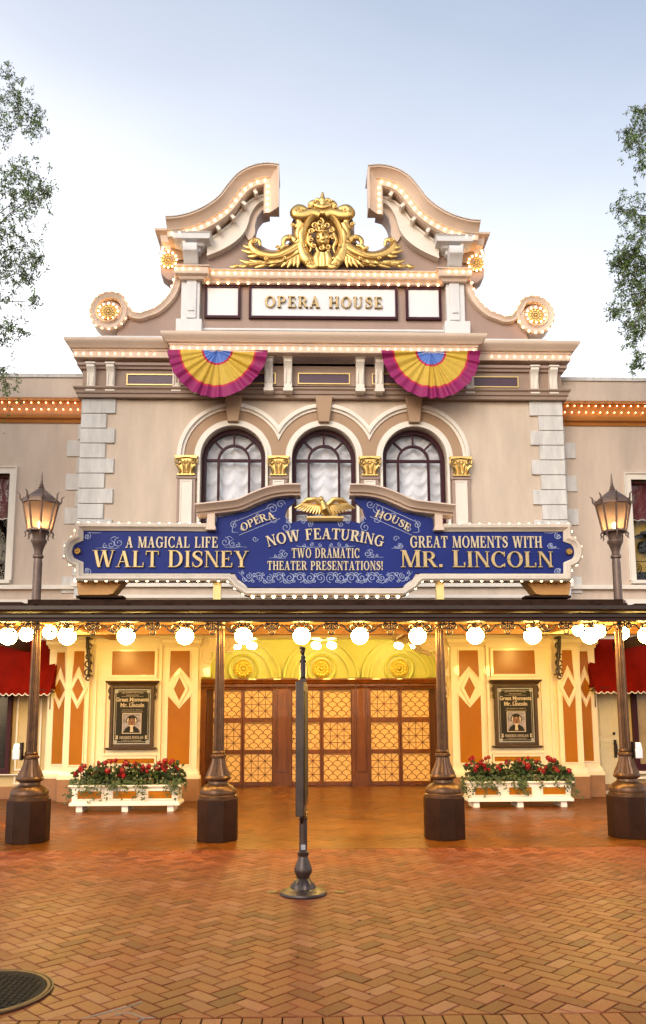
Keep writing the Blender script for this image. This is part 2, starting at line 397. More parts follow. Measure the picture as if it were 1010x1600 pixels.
GL = {
 ' ': (.42, []), '.': (.30, [rc(.05, .25, 0, .2)]), '!': (.36, [[(.12, .3), (.22, .3), (.28, 1), (.06, 1)], rc(.07, .27, 0, .19)]),
 'I': (.38, stem(.09)), 'H': (.94, stem(.09)+stem(.65)+[rc(.29, .65, .47, .55)]),
 'E': (.78, stem(.09)+[rc(.29, .68, .92, 1), rc(.62, .69, .74, .92), rc(.29, .54, .47, .55), rc(.48, .54, .38, .64), rc(.29, .73, 0, .08), rc(.66, .74, .08, .28)]),
 'F': (.74, stem(.09)+[rc(.29, .68, .92, 1), rc(.62, .69, .74, .92), rc(.29, .54, .47, .55), rc(.48, .54, .38, .64)]),
 'L': (.74, stem(.09)+[rc(.29, .70, 0, .08), rc(.63, .71, .08, .3)]),
 'T': (.84, [rc(.32, .52, 0, 1), sf(.22, .62, 0), rc(.02, .82, .92, 1), rc(.02, .09, .72, .92), rc(.75, .82, .72, .92)]),
 'D': (.92, stem(.09)+[rc(.29, .42, .92, 1), rc(.29, .42, 0, .08)]+ring(.40, .5, .48, .5, -90, 90)),
 'P': (.80, stem(.09)+[rc(.29, .44, .92, 1), rc(.29, .44, .43, .51)]+ring(.43, .715, .34, .285, -90, 90)),
 'R': (.90, stem(.09)+[rc(.29, .42, .92, 1), rc(.29, .42, .45, .53), dg(.66, 0, .34, .5, .22), sf(.64, .92, 0)]+ring(.42, .725, .34, .275, -90, 90)),
 'O': (.98, ring(.49, .5, .47, .52, 0, 360, n=28)), 'C': (.88, ring(.48, .5, .46, .52, 42, 318, n=24)+[rc(.76, .83, .66, .99), rc(.76, .83, .02, .26)]),
 'G': (.96, ring(.48, .5, .46, .52, 42, 318, n=24)+[rc(.76, .83, .66, .99), rc(.66, .86, .06, .44), sf(.54, .96, .42)]),
 'U': (.92, [rc(.09, .29, .33, 1), sf(.01, .37, 1-SH), rc(.68, .68+TH, .33, 1), sf(.58, .86, 1-SH)]+ring(.427, .34, .337, .36, 180, 360, .15, .1, 16)),
 'N': (.94, thin(.12)+thin(.74)+[dg(.72, 0, .08, 1, .2)]), 'M': (1.12, thin(.10)+stem(.84)+[dg(.46, 0, .10, 1, .2), dg(.50, 0, .84, 1, TH)]),
 'W': (1.32, [dg(.30, 0, .06, 1, .2), dg(.36, 0, .60, 1, TH), dg(.82, 0, .56, 1, .2), dg(.90, 0, 1.14, 1, TH), sf(-.02, .34, 1-SH), sf(.48, .84, 1-SH), sf(1.04, 1.30, 1-SH)]),
 'A': (.92, [dg(.08, 0, .40, 1, TH), dg(.62, 0, .34, 1, .21), rc(.2, .7, .3, .37), sf(-.02, .26, 0), sf(.54, .94, 0)]),
 'Y': (.88, [rc(.35, .55, 0, .46), sf(.25, .65, 0), dg(.35, .44, .06, 1, .21), dg(.47, .44, .72, 1, TH), sf(-.02, .34, 1-SH), sf(.62, .90, 1-SH)]),
 'K': (.90, stem(.09)+[dg(.26, .42, .68, 1, TH), dg(.66, 0, .36, .58, .2), sf(.58, .94, 0), sf(.58, .86, 1-SH)]),
 'S': (.70, ribb(Sp, Sw)+[rc(.585, .65, .66, .97), rc(.05, .115, .03, .34)]),
}
def text_w(t, sp): return sum(GL[c][0]+sp for c in t)-sp
def text(mb, t, width, h, fn, y, dep=.02, sp=.06, grow=0.):
    """lay text of total width and height h; fn(u,v) maps u from -width/2..width/2 and v 0..h to x,z"""
    k = width/text_w(t, sp); u = -width/2
    for c in t:
        gw, pr = GL[c]
        for i, pl in enumerate(pr):
            mb.prism([fn(u+a*k, b*h) for a, b in pl], y-dep-.0004*(i % 9), y)
        u += (gw+sp)*k

# ------------------------------------------------------------------ lamps: bulb meshes
def bulb_mesh(r, name='light_bulb'):
    b = MB(); b.sphere((0, 0, 0), r, 8, 6)
    o = b.build(name, 'bulb'); me = o.data; bpy.data.objects.remove(o); return me
BULB = bulb_mesh(.0125)
BULB_SIGN = bulb_mesh(.023)
BULB_SIGN.materials[0] = MAT['sign_bulb']
def place_bulbs(root, pts, me, r, most=100):
    pts = sorted(pts, key=lambda p: (p[0]-CXX)**2+(p[1]-CYY)**2+(p[2]-HH)**2)
    for p in pts[:most]:
        o = bpy.data.objects.new('light_bulb', me); COL.objects.link(o); o.parent = root; o.location = p
    if len(pts) > most:
        b = MB()
        for p in pts[most:]: b.sphere(p, r, 6, 5)
        b.build('light_bulb', 'bulb', root, kind='stuff')

# ------------------------------------------------------------------ ground
b = MB(); b.box(-250, 250, -250, 300, -.4, -.012); b.build('ground', 'ground', kind='structure')
YK = -5.30                                # line where plaza meets the porch
def clip_poly(pl, ax, lim, sign):
    out = []
    for i in range(len(pl)):
        a, c = pl[i], pl[(i+1) % len(pl)]
        da, dc = sign*(a[ax]-lim), sign*(c[ax]-lim)
        if da <= 0: out.append(a)
        if da*dc < 0:
            t = da/(da-dc); out.append((a[0]+(c[0]-a[0])*t, a[1]+(c[1]-a[1])*t))
    return out
def brick_face(mb, pl, gap, rnd):
    c = (sum(p[0] for p in pl)/len(pl), sum(p[1] for p in pl)/len(pl)); n = len(pl)
    def inset(g):                          # true parallel inset of a convex outline
        o = []
        for i in range(n):
            a, p, q = Vector(pl[i-1]), Vector(pl[i]), Vector(pl[(i+1) % n])
            d1 = (p-a); d2 = (q-p)
            if d1.length < 1e-6 or d2.length < 1e-6: o.append(tuple(p)); continue
            d1.normalize(); d2.normalize(); n1 = Vector((-d1.y, d1.x)); n2 = Vector((-d2.y, d2.x))
            if n1.dot(Vector(c)-p) < 0: n1 = -n1
            if n2.dot(Vector(c)-p) < 0: n2 = -n2
            o.append(tuple(p+(n1+n2)/max(.4, 1+n1.dot(n2))*g))
        return o
    lo, hi = inset(gap), inset(gap+.0028); dz = rnd.uniform(-.0012, .0012); tx, ty = rnd.uniform(-.008, .008), rnd.uniform(-.008, .008)
    mb.add([(a, b_, -.011) for a, b_ in lo]+[(a, b_, -.003) for a, b_ in lo]+[(a, b_, dz+tx*(a-c[0])+ty*(b_-c[1])) for a, b_ in hi],
           [tuple(range(2*n, 3*n))]+[(i, (i+1) % n, n+(i+1) % n, n+i) for i in range(n)]+[(n+i, n+(i+1) % n, 2*n+(i+1) % n, 2*n+i) for i in range(n)])
def herring(mb, x0, x1, y0, y1, wd, gap, seed, ang=45):
    rnd = random.Random(seed); ca, sa = math.cos(R(ang)), math.sin(R(ang)); cx, cy_ = (x0+x1)/2, (y0+y1)/2
    ext = int(max(x1-x0, y1-y0)/wd)+6
    for a in range(-ext, ext):
        for q in range(-ext//2, ext//2):
            ox, oy = a+4*q, a
            for (bx, by, bw, bh) in ((ox, oy, 2, 1), (ox+2, oy-1, 1, 2)):
                mx, my = (bx+bw/2)*wd, (by+bh/2)*wd
                X, Y = cx+mx*ca-my*sa, cy_+mx*sa+my*ca
                if not (x0-.3 < X < x1+.3 and y0-.2 < Y < y1+.2): continue
                pl = [((bx+i*bw)*wd, (by+j*bh)*wd) for i, j in ((0, 0), (1, 0), (1, 1), (0, 1))]
                pl = [(cx+u*ca-v*sa, cy_+u*sa+v*ca) for u, v in pl]
                pl = clip_poly(clip_poly(pl, 1, y0, -1), 1, y1, 1)
                if len(pl) < 3: continue
                ar = abs(sum(pl[i][0]*pl[(i+1) % len(pl)][1]-pl[(i+1) % len(pl)][0]*pl[i][1] for i in range(len(pl))))/2
                if ar < .0012: continue
                brick_face(mb, pl, gap, rnd)
b = MB(); b.box(-9, 9, -13, YK, -.10, -.0085); b.build('paving_joints', 'grout', kind='structure')
b = MB(); YS = Gd(505, 1588)[1]
herring(b, -8.8, 8.8, YS, YK-.22, .1045, .0040, 3)
herring(b, -5, 5, YS-2.0, YS-.212, .1045, .0040, 5)
rnd = random.Random(9)
for i in range(-83, 84):
    x = i*.106
    brick_face(b, [(x, YS-.208), (x+.106, YS-.208), (x+.106, YS-.004), (x, YS-.004)], .004, rnd)
    brick_face(b, [(x, YK-.216), (x+.106, YK-.216), (x+.106, YK-.01), (x, YK-.01)], .001, rnd)
b.build('brick_plaza', 'brick', smooth=0, kind='structure')
b = MB()
for q in (((128, 1592), (205, 1572)), ((205, 1572), (222, 1566)), ((200, 1582), (226, 1591)), ((180, 1586), (200, 1582)), ((214, 1597), (226, 1591)), ((226, 1591), (240, 1590))):
    a_, c_ = Vector(Gd(*q[0])), Vector(Gd(*q[1])); d_ = (c_-a_).normalized()*.004; e_ = Vector((-d_.y, d_.x))
    b.prismz([tuple(a_+e_), tuple(c_+e_), tuple(c_-e_), tuple(a_-e_)], -.004, .0022)
b.build('mortar_repair', 'mortar', kind='structure')
rg = random.Random(77); b = MB()
for k in range(46):
    x_, y_ = rg.uniform(-5, 5), rg.uniform(-10.4, -5.6); b.lathe([(rg.uniform(.007, .018), .0018), (.003, .0032)], x_, y_, 9)
b.build('gum_spots', 'manhole', kind='stuff')
b = MB(); b.box(-9, 9, YK, 2.9, -.10, -.0085); b.build('porch_joints', 'grout', kind='structure')
b = MB(); herring(b, -9, 9, YK+.0, .9, .155, .0008, 11); herring(b, -2.95, 2.95, .901, 2.85, .155, .0008, 12); b.build('porch_paving', 'porch_brick', smooth=0, kind='structure')

# ------------------------------------------------------------------ opera house
OH = thing('opera_house', 'tall beige theatre front with gilded crest, broken curved pediment and three arched windows', 'theatre')
ZS = 6.50                                  # spring line of the window arches
WC = 1.766; WR = .625                      # window spacing and half width
ZB = 4.30
BW = 4.69
o = [(-BW, ZB)]
for c in (-WC, 0, WC):
    o += [(c-WR, ZB)]+[(x, z) for x, z in arc(c, ZS, WR, 180, 0, 24)]+[(c+WR, ZB)]
o += [(BW, ZB), (BW, 7.68), (-BW, 7.68)]
b = MB(); b.prism(o, 0, .34); b.box(-BW, BW, 0, .34, 3.10, ZB-.001); b.box(-BW+.1, BW-.1, .341, 4, 7.56, 7.64); b.box(-BW, -BW+.1, .34, 4, 3.1, 7.68); b.box(BW-.1, BW, .34, 4, 3.1, 7.68)
b.build('wall', 'stucco', OH)
# inner dark room behind the windows keeps daylight out
b = MB(); b.box(-2.7, 2.7, 1.3, 1.34, 4, 7.5); b.build('back_wall', 'stucco', OH)
b = MB()
for z0, z1, d in ((3.10, 3.42, .05), (3.42, 3.50, .09), (3.74, 3.80, .04), (3.95, 4.05, .08)):
    b.box(-BW-d, BW+d, -d, -.001, z0, z1)
b.build('belt_course', 'cream', OH)
# quoins
zq = 7.66; i = 0; q = MB()
qh = (Zy(630, 0)-Zy(800, 0))/7.32
while zq > 3.9:
    wd = .63 if i % 2 == 0 else .46
    q.box(-BW-.03, -BW+wd, -.045, -.001, zq-qh+.012, zq); zq -= qh; i += 1
q.pair(0, 'quoin', 'quoin', OH, bevel=.008)

# windows
def make_window(cx):
    f = MB(); y0, y1 = .16, .24; r = WR-.012
    pth = [(cx+r, ZB)]+arc(cx, ZS, r, 0, 180, 28)+[(cx-r, ZB)]
    f.front(pth, [(0, y0-.02), (.075, y0-.02), (.075, y1), (0, y1)])
    ri = .30
    f.front([(cx+ri, ZS)]+arc(cx, ZS, ri, 0, 180, 20)[1:-1]+[(cx-ri, ZS)], [(-.022, y0), (.022, y0), (.022, y1-.01), (-.022, y1-.01)])
    f.box(cx-r+.075, cx+r-.075, y0+.003, y1-.013, ZS-.028, ZS+.022)
    for s in (-1, 1):
        f.box(cx+s*ri-.023, cx+s*ri+.023, y0+.001, y1-.011, ZB, ZS-.028)
        f.front([(cx+ri*.72*s, ZS+ri*.72), (cx+s*r*.66, ZS+r*.66)], [(-.018, y0+.004), (.018, y0+.004), (.018, y1-.016), (-.018, y1-.016)])
    f.box(cx-.018, cx+.018, y0+.004, y1-.016, ZS+ri+.01, ZS+r-.07)
    zt = 5.45
    f.box(cx-r+.075, cx+r-.075, y0+.004, y1-.014, zt-.03, zt+.03)
    win = f.build('window', 'maroon', OH)
    g = MB(); g.prism([(cx-r+.04, ZB)]+arc(cx, ZS, r-.04, 180, 0, 24)+[(cx+r-.04, ZB)], .205, .21); g.build('window_pane', 'window_glass', win)
    # gathered curtain with swags: a real ruffled sheet
    c = MB(); NX, NZ = 60, 90; vs = []
    for k in range(NZ+1):
        z = ZB+(7.16-ZB)*k/NZ
        for i in range(NX+1):
            u = i/NX; x = cx-r+2*r*u
            g_ = abs(((u*4) % 1)*2-1)
            sw = (.5+.5*math.sin((z*(23+cx*.8))+(1-g_**2)*3.2+math.sin(u*9+cx*2)*.6+math.sin(z*3+cx)*.8))**2
            y = .36-.040*sw-.03*math.sin(u*8*math.pi)*.5-.02*g_**3
            vs.append((x, y, z))
    c.add(vs, [(k*(NX+1)+i, k*(NX+1)+i+1, (k+1)*(NX+1)+i+1, (k+1)*(NX+1)+i) for k in range(NZ) for i in range(NX)])
    c.build('curtain', 'curtain', win, smooth=180)
for cx in (-WC, 0, WC): make_window(cx)
# arch mouldings
def arch_ring(mb, cx, r0, r1, y, prof=None, hm=WC/2):
    lim = []
    n = 48
    for i in range(n):
        qd = []
        for (rr, t) in ((r0, i), (r0, i+1), (r1, i+1), (r1, i)):
            a = math.pi*t/n; x = rr*math.cos(a); z = rr*math.sin(a); qd.append((x, z))
        pl = qd
        if cx > -WC+.1: pl = clip_poly(pl, 0, -hm, -1)
        if cx < WC-.1: pl = clip_poly(pl, 0, hm, 1)
        if len(pl) >= 3:
            mb.prism([(cx+a, ZS+c) for a, c in pl], y, -.001)
b = MB(); t = MB()
for cx in (-WC, 0, WC):
    arch_ring(b, cx, WR+.003, WR+.05, -.075); arch_ring(b, cx, WR+.05, WR+.125, -.045)
    arch_ring(b, cx, .945, 1.00, -.06); arch_ring(b, cx, 1.00, 1.045, -.11); arch_ring(b, cx, 1.045, 1.085, -.075)
    arch_ring(t, cx, WR+.125, .945, -.03)
    for s in (-1, 1):
        b.box(cx+s*(WR+.003) if s > 0 else cx-WR-.05, cx+WR+.05 if s > 0 else cx-WR-.003, -.075, -.001, ZB, ZS)
b.build('arch_moulding', 'cream', OH, smooth=25)
t.build('arch_band', 'arch_tan', OH, smooth=25)
for cx in (-WC, 0, WC):
    k = MB(); zb, zt_ = ZS+WR+.05, 7.70
    k.prism([(cx-.105, zb), (cx+.105, zb), (cx+.17, zt_), (cx-.17, zt_)], -.17, -.0015)
    k.build('keystone', 'arch_tan', OH, bevel=.012)
# window pilasters and gilded capitals
def capital(mb, cx, zt, zb, hw, y):
    h = zt-zb
    mb.prism([(cx-hw, zt), (cx-hw*.86, zt-h*.14), (cx, zt-h*.08), (cx+hw*.86, zt-h*.14), (cx+hw, zt)], y-.05, y+.05)
    mb.box(cx-hw*.62, cx+hw*.62, y-.005, y+.1, zb, zt-h*.12)
    mb.box(cx-hw*.72, cx+hw*.72, y-.03, y+.06, zb-.001, zb+h*.07)
    for s in (-1, 1):
        sp = spiral(cx+s*hw*.66, zt-h*.30, h*.20, h*.02, 90, -s*1.5, 22)
        mb.tube(y3(sp, y-.03), taper(23, .020, .010), 6)
        mb.tube(y3(cat([(cx+s*hw*.12, zb+h*.1), (cx+s*hw*.2, zb+h*.5), (cx+s*hw*.62, zt-h*.12)]), y-.02), taper(17, .03, .016), 6)
        sp = spiral(cx+s*hw*.18, zt-h*.34, h*.10, h*.01, 90, s*1.2, 16)
        mb.tube(y3(sp, y-.035), .011, 6)
    for k, (dx, hh, fl) in enumerate(((-.52, .46, -.22), (-.18, .58, -.06), (.18, .58, .06), (.52, .46, .22))):
        p = cat([(cx+dx*hw, y-.02, zb+h*.06), (cx+dx*hw*1.02, y-.045, zb+h*hh*.6), (cx+(dx+fl)*hw, y-.07, zb+h*hh), (cx+(dx+fl*1.6)*hw, y-.09, zb+h*hh*.92)], 5)
        mb.tube(p, taper(len(p), .022, .032, .012), 6)
HC = 2.655
b = MB(); pt = MB(); pc = MB()
for cx in (-HC, -WC/2, WC/2, HC):
    pt = MB(); pc = MB()
    if abs(cx) > 2: hw = .235
    else: hw = .20
    c = MB(); capital(c, cx, ZS-.005, Zy(743, -.1), .225 if abs(cx) > 2 else .215, -.10); c.build('capital', 'gold', OH)
    zc = Zy(743, -.1)
    if abs(cx) > 2: hx = .175
    else: hx = .165
    pt.box(cx-hx, cx+hx, -.07, -.001, ZB, zc-.001); pt.box(cx-hx-.02, cx+hx+.02, -.09, -.071, zc-.06, zc-.002)
    pc.box(cx-hx*.52, cx+hx*.52, -.085, -.0705, ZB, zc-.11); frame_rect(pc, cx-hx*.66, cx+hx*.66, ZB, zc-.09, .024, -.098, -.0708)
    wp = pt.build('window_pilaster', 'attic_tan', OH); pc.build('pilaster_panel', 'cream', wp)

# frieze
ZF0, ZF1 = 7.68, 8.44
CW = 3.0                                   # half width of the projecting centre bay
b = MB(); b.box(-BW-.02, BW+.02, -.06, .34, ZF0+.001, ZF1+.3); b.box(-CW+.12, CW-.12, -.16, -.0605, ZF0+.22, ZF1+.2); b.build('frieze', 'frieze', OH)
b = MB(); pr = [(0, 7.66), (.07, 7.665), (.075, 7.73), (.10, 7.74), (.11, 7.80), (.145, 7.83), (.145, 7.86), (0, 7.86)]
b.plan([(-BW-.02, .5), (-BW-.02, -.06), (BW+.02, -.06), (BW+.02, .5)], pr); b.build('architrave', 'frieze', OH)
b = MB(); b.plan([(-BW-.02, .5), (-BW-.02, -.06), (BW+.02, -.06), (BW+.02, .5)], [(0, 8.25), (.05, 8.25), (.06, 8.29), (.10, 8.31), (.10, 8.36), (0, 8.36)]); b.build('bed_moulding', 'attic_tan', OH)
# main cornice: outer bays then projecting centre bay
zt = 8.755
pr = [(0, 8.40), (.22, 8.40), (.24, 8.41), (.24, 8.53), (.27, 8.54), (.27, 8.575), (.33, 8.58), (.35, 8.60), (.39, 8.64), (.45, 8.68), (.47, 8.71), (.47, 8.75), (.45, zt), (0, zt)]
pth = [(-BW-.02, 1.2), (-BW-.02, -.06), (-CW+.09, -.06)]
b = MB(); b.plan(pth, [(o_*.66, z+.03) for o_, z in pr]); b.pair(0, 'cornice', 'pink_cornice', OH)
prc = [(o_, z-.012) for o_, z in pr]
b = MB(); b.plan([(-CW+.22, -.05), (-CW+.22, -.42), (CW-.22, -.42), (CW-.22, -.05)], [(o_*.68, z) for o_, z in prc]); b.build('centre_cornice', 'pink_cornice', OH)
bulbs = []
xs = 4.82
while xs > 3.2: bulbs += [(-xs, -.06-.16-.014, 8.505), (xs, -.06-.16-.014, 8.505)]; xs -= .152
for i in range(-19, 20): bulbs.append((i*.151, -.42-.165-.014, 8.463))
# brackets under the cornice
def bracket(cx, y, z0, z1, wd, d, nm='bracket'):
    k = MB(); h = z1-z0
    side = [(y, z1), (y-d, z1), (y-d*1.02, z1-h*.10), (y-d*.72, z1-h*.22), (y-d*.55, z1-h*.45), (y-d*.62, z0+h*.18), (y-d*.60, z0+h*.12), (y-.05, z0+h*.04), (y, z0)]
    k.prismx(side, cx-wd/2, cx+wd/2)
    k.box(cx-wd*.62, cx+wd*.62, y-d*1.12, y, z1+.0005, z1+.035)
    k.prism([(cx-wd*.6, z0+h*.02), (cx+wd*.6, z0+h*.02), (cx+wd*.6, z0+h*.1), (cx, z0+h*.24), (cx-wd*.6, z0+h*.1)], y-d*.68, y-d*.3)
    for s in (-.3, .3): k.box(cx+wd*s-.012, cx+wd*s+.012, y-d*.70, y-d*.4, z0+h*.28, z1-h*.3)
    return k.build(nm, 'cream', OH, bevel=.006)
for dx in (361, 331, 229):
    X = m(dx, 585, -.15)[0]
    for s in (-1, 1): bracket(s*X, -.06, 7.76, 8.30, .155, .17)
for dx in (196, 86, 56):
    X = m(dx, 590, -.2)[0]
    for s in (-1, 1): bracket(s*X, -.16, 7.72, 8.36, .16, .26)
for X, hw in ((3.37, .485), (0, .51), (1.36, .42)):
    for s in ((-1, 1) if X else (1,)):
        yy = -.0605 if X > 2 else -.1605
        f = MB(); frame_rect(f, s*X-hw, s*X+hw, 7.93, 8.16, .022, yy-.03, yy); fo = f.build('name_panel', 'gold_paint', OH)
        f = MB(); f.box(s*X-hw+.022, s*X+hw-.022, yy-.012, yy, 7.952, 8.138); f.build('panel_field', 'maroon_panel', fo)

# attic storey
ZA0, ZA1 = 8.77, 10.10
AX = 2.86
b = MB(); b.box(-AX+.1, AX-.1, .02, .5, ZA0, 10.2); b.build('attic_wall', 'attic_tan', OH)
b = MB(); b.box(-AX-.02, AX+.02, -.10, .40, 8.76, 9.07); b.box(-AX-.04, AX+.04, -.12, .40, 9.07, 9.11)
b.box(-4.45, -AX-.05, -.1, .4, 8.76, 8.94); b.box(AX+.05, 4.45, -.1, .4, 8.76, 8.94); b.build('attic_base', 'white_trim', OH)
b = MB()
x1, x0 = m(227.5, 460, -.1)[0]-.04, m(192, 460, -.1)[0]
b.box(-x1+.05, -x0, -.16, .40, 9.12, 10.12); b.box(-x1+.16, -x0-.06, -.2, -.1605, 9.28, 10.12); b.box(-x1-.03, -x0+.06, -.24, .4, 8.95, 9.24)
b.prism([(-x1+.19, 9.42), (-x0-.09, 9.42), (-(x1+x0)/2+.05, 9.56)], -.225, -.2005)
b.pair(0, 'attic_pilaster', 'white_trim', OH, bevel=.008)
for (a, c) in ((-2.37, -1.655), (-1.49, 1.49), (1.655, 2.37)):
    zl, zh = 9.365, 10.065
    f = MB(); f.box(a+.04, c-.04, -.018, .02, zl+.04, zh-.04); fo = f.build('sign_panel', 'white_panel', OH)
    f = MB(); frame_rect(f, a, c, zl, zh, .05, -.05, .019); f.build('panel_frame', 'maroon', fo)
    if c > 1 and a < 0: PAN = fo
for word, xa, xb in (('OPERA', 414, 500), ('HOUSE', 514, 598)):
    f = MB(); X0, X1 = P(xa, 473, -.02)[0], P(xb, 473, -.02)[0]
    text(f, word, X1-X0, .235, lambda u, v, c=(X0+X1)/2: (c+u, Zy(482, -.02)+v), -.019, .05, .16)
    f.build('lettering', 'gold_letter', PAN, smooth=20, bevel=.006)
# attic cornice with lamps
pr = [(0, 10.06), (.05, 10.07), (.07, 10.12), (.13, 10.14), (.14, 10.16), (.14, 10.27), (.17, 10.28), (.17, 10.30), (0, 10.30)]
xi = x0-.04
pth = [(-x1+.07, .4), (-x1+.07, -.20), (-xi, -.20), (-xi, -.06), (xi, -.06), (xi, -.20), (x1-.07, -.20), (x1-.07, .4)]
b = MB(); b.plan(pth, pr); b.build('attic_cornice', 'pink_cornice', OH)
n = 30
for i in range(n+1): bulbs.append((-xi+.22+(2*xi-.44)*i/n, -.06-.14-.017, 10.215))
for s in (-1, 1):
    for k in range(4): bulbs.append((s*(xi+.07+k*.14), -.20-.14-.017, 10.215))
for i in range(24): bulbs.append((-2.3+i*.2, -.06-.06, 10.055))

# broken swan-neck pediment
def px2(px, py, Y, ox=230, oy=240, k=3.607): return m(505-(ox+px/k), oy+py/k, Y)
top = [(105, 374), (160, 370), (230, 354), (300, 326), (360, 290), (410, 248), (455, 190), (505, 132), (560, 95), (620, 74), (680, 66), (742, 72)]
tp = [px2(a, c, -.55) for a, c in top]; tp = [(-x, z) for x, z in tp]
tp = cat(tp, 5)
tipx, tipz = tp[-1]
zend = px2(745, 318, -.5)[1]
pth = tp+[(tipx, zend)]
pr = [(0, -.58), (-.03, -.58), (-.05, -.53), (-.09, -.50), (-.14, -.44), (-.17, -.43), (-.18, -.40), (-.29, -.39), (-.30, -.36), (-.31, -.36), (-.31, -.26), (0, -.26)]
b = MB(); b.front(pth, pr); b.front([p for p in tp if p[0] < tipx-.02], [(-.005, -.2598), (-.30, -.2598), (-.30, .1), (-.005, .1)]); b.pair(0, 'swan_neck_cornice', 'pink_cornice', OH, smooth=40)
# lead capping
b = MB(); b.front(tp, [(.002, -.60), (.02, -.60), (.02, .12), (.002, .12)]); b.pair(0, 'lead_capping', 'quoin', OH)
def offs(path, d):
    out = []
    for i, p in enumerate(path):
        a = path[max(0, i-1)]; c = path[min(len(path)-1, i+1)]; t_ = Vector((c[0]-a[0], c[1]-a[1])).normalized(); out.append((p[0]-t_.y*d, p[1]+t_.x*d))
    return out
# lamps along the swan neck
def along(path, step, start=0):
    out = []; acc = -start
    for i in range(len(path)-1):
        a, c = Vector(path[i]), Vector(path[i+1]); L = (c-a).length
        while acc <= L:
            if acc >= 0: out.append(tuple(a+(c-a)*(acc/L)))
            acc += step
        acc -= L
    return out
for x, z in along(offs(tp, -.235), .15, .06): bulbs += [(x, -.39-.017, z), (-x, -.39-.017, z)]
for k in range(5): bulbs += [(tipx-.235, -.39-.017, tipz-.34-k*.13), (-tipx+.235, -.39-.017, tipz-.34-k*.13)]
# soffit ribs and lower moulding that follows the curve
lo = offs(tp, -.311)
up_m = cat([px2(*q, -.15) for q in ((335, 505), (420, 443), (480, 392), (530, 322), (580, 272), (640, 243), (692, 236))], 5)
dn_m = cat([px2(*q, -.15) for q in ((692, 263), (650, 271), (615, 296), (585, 345), (568, 400), (545, 452), (500, 500), (430, 545), (340, 584))], 5)
b = MB(); b.prism([(-x, z) for x, z in up_m+dn_m], -.15, -.001)
q_ = [(-x, z) for x, z in up_m]; b.front(q_, [(.0, -.19), (.0, -.1505), (-.045, -.1505), (-.03, -.18)])
q_ = [(-x, z) for x, z in dn_m if x > 1.55][::-1]; b.front(q_, [(.0, -.165), (.0, -.1507), (.04, -.1507), (.04, -.165)])
b.pair(0, 'soffit_moulding', 'cream', OH, smooth=30)
for x, z in along(lo, .36, .42):
    i = min(range(len(lo)), key=lambda j: abs(lo[j][0]-x)+abs(lo[j][1]-z))
    if lo[i][0] > tipx-.34: continue
    t_ = Vector((lo[min(i+1, len(lo)-1)][0]-lo[i-1][0], lo[min(i+1, len(lo)-1)][1]-lo[i-1][1])).normalized(); nrm = Vector((t_.y, -t_.x))
    c0 = Vector((x, z)); hw = .032
    k = MB(); k.prism([tuple(v) for v in (c0+t_*hw, c0-t_*hw, c0-t_*hw+nrm*.10, c0+t_*hw+nrm*.10)], -.34, .0); k.pair(0, 'soffit_rib', 'cream', OH)
b = MB(); b.front([p for p in lo if p[0] < tipx-.30], [(.0, -.012), (-.25, -.012), (-.25, -.0008), (.0, -.0008)]); b.pair(0, 'soffit_panel', 'arch_tan', OH)
# tympanum slab with a round bite on each side of the crest
zb = 10.30
low = [p for p in offs(tp, -.32) if -2.5 < p[0] < tipx-.25]
bite = [px2(a_, c_, 0) for a_, c_ in ((650, 326), (622, 362), (609, 410), (610, 455), (625, 497), (662, 532), (722, 547), (790, 515), (815, 470))]
bite = [(-x, z) for x, z in bite]
inn = px2(690, 315, 0); inn = (-inn[0], inn[1])
crest_top = px2(880, 300, 0)[1]
o = [(-2.62, zb), (-2.62, low[0][1]-.05)]+low+[inn]+cat(bite, 4)+[(bite[-1][0], crest_top-.35), (bite[-1][0]+.12, crest_top-.1), (0, crest_top), (0, zb)]
b = MB(); b.prism(o, .0, .42); b.pair(0, 'pediment_wall', 'attic_tan', OH)
# pale reveal moulding round the bite and its spur
b = MB(); sp_o = [px2(a_, c_, -.02) for a_, c_ in ((690, 250), (690, 315), (650, 327), (622, 362), (609, 411), (610, 455), (592, 490), (572, 496), (545, 450), (580, 340), (640, 260))]
b.prism([(-x, z) for x, z in sp_o], -.05, -.0008); b.pair(0, 'pediment_spandrel', 'pink_cornice', OH)
# end blocks of the pediment with console and cap
b = MB()
xa, za = px2(140, 450, -.4); xb = px2(335, 450, -.4)[0]
zc1 = px2(335, 490, -.4)[1]
b.plan([(-xa+.28, .4), (-xa+.28, -.14), (-xb-.20, -.14), (-xb-.20, .4)], [(0, za-.30), (.05, za-.29), (.06, za-.22), (.12, za-.20), (.15, za-.15), (.26, za-.13), (.27, za-.03), (.30, za), (0, za)])
b.box(-xa+.285, -xb-.205, -.135, .4, 10.301, za-.1)
b.pair(0, 'pediment_block', 'white_trim', OH, bevel=.006)
for s in (-1, 1):
    k = MB(); cx = -s*(px2(245, 540, -.3)[0]); z1_, z0_ = za-.205, 10.40
    h = z1_-z0_; y = -.136
    k.prismx([(y, z1_), (y-.24, z1_), (y-.27, z1_-h*.2), (y-.25, z1_-h*.45), (y-.12, z0_+h*.28), (y-.09, z0_+h*.1), (y-.03, z0_), (y, z0_)], cx-.14, cx+.14)
    k.build('console', 'white_trim', OH, bevel=.01)
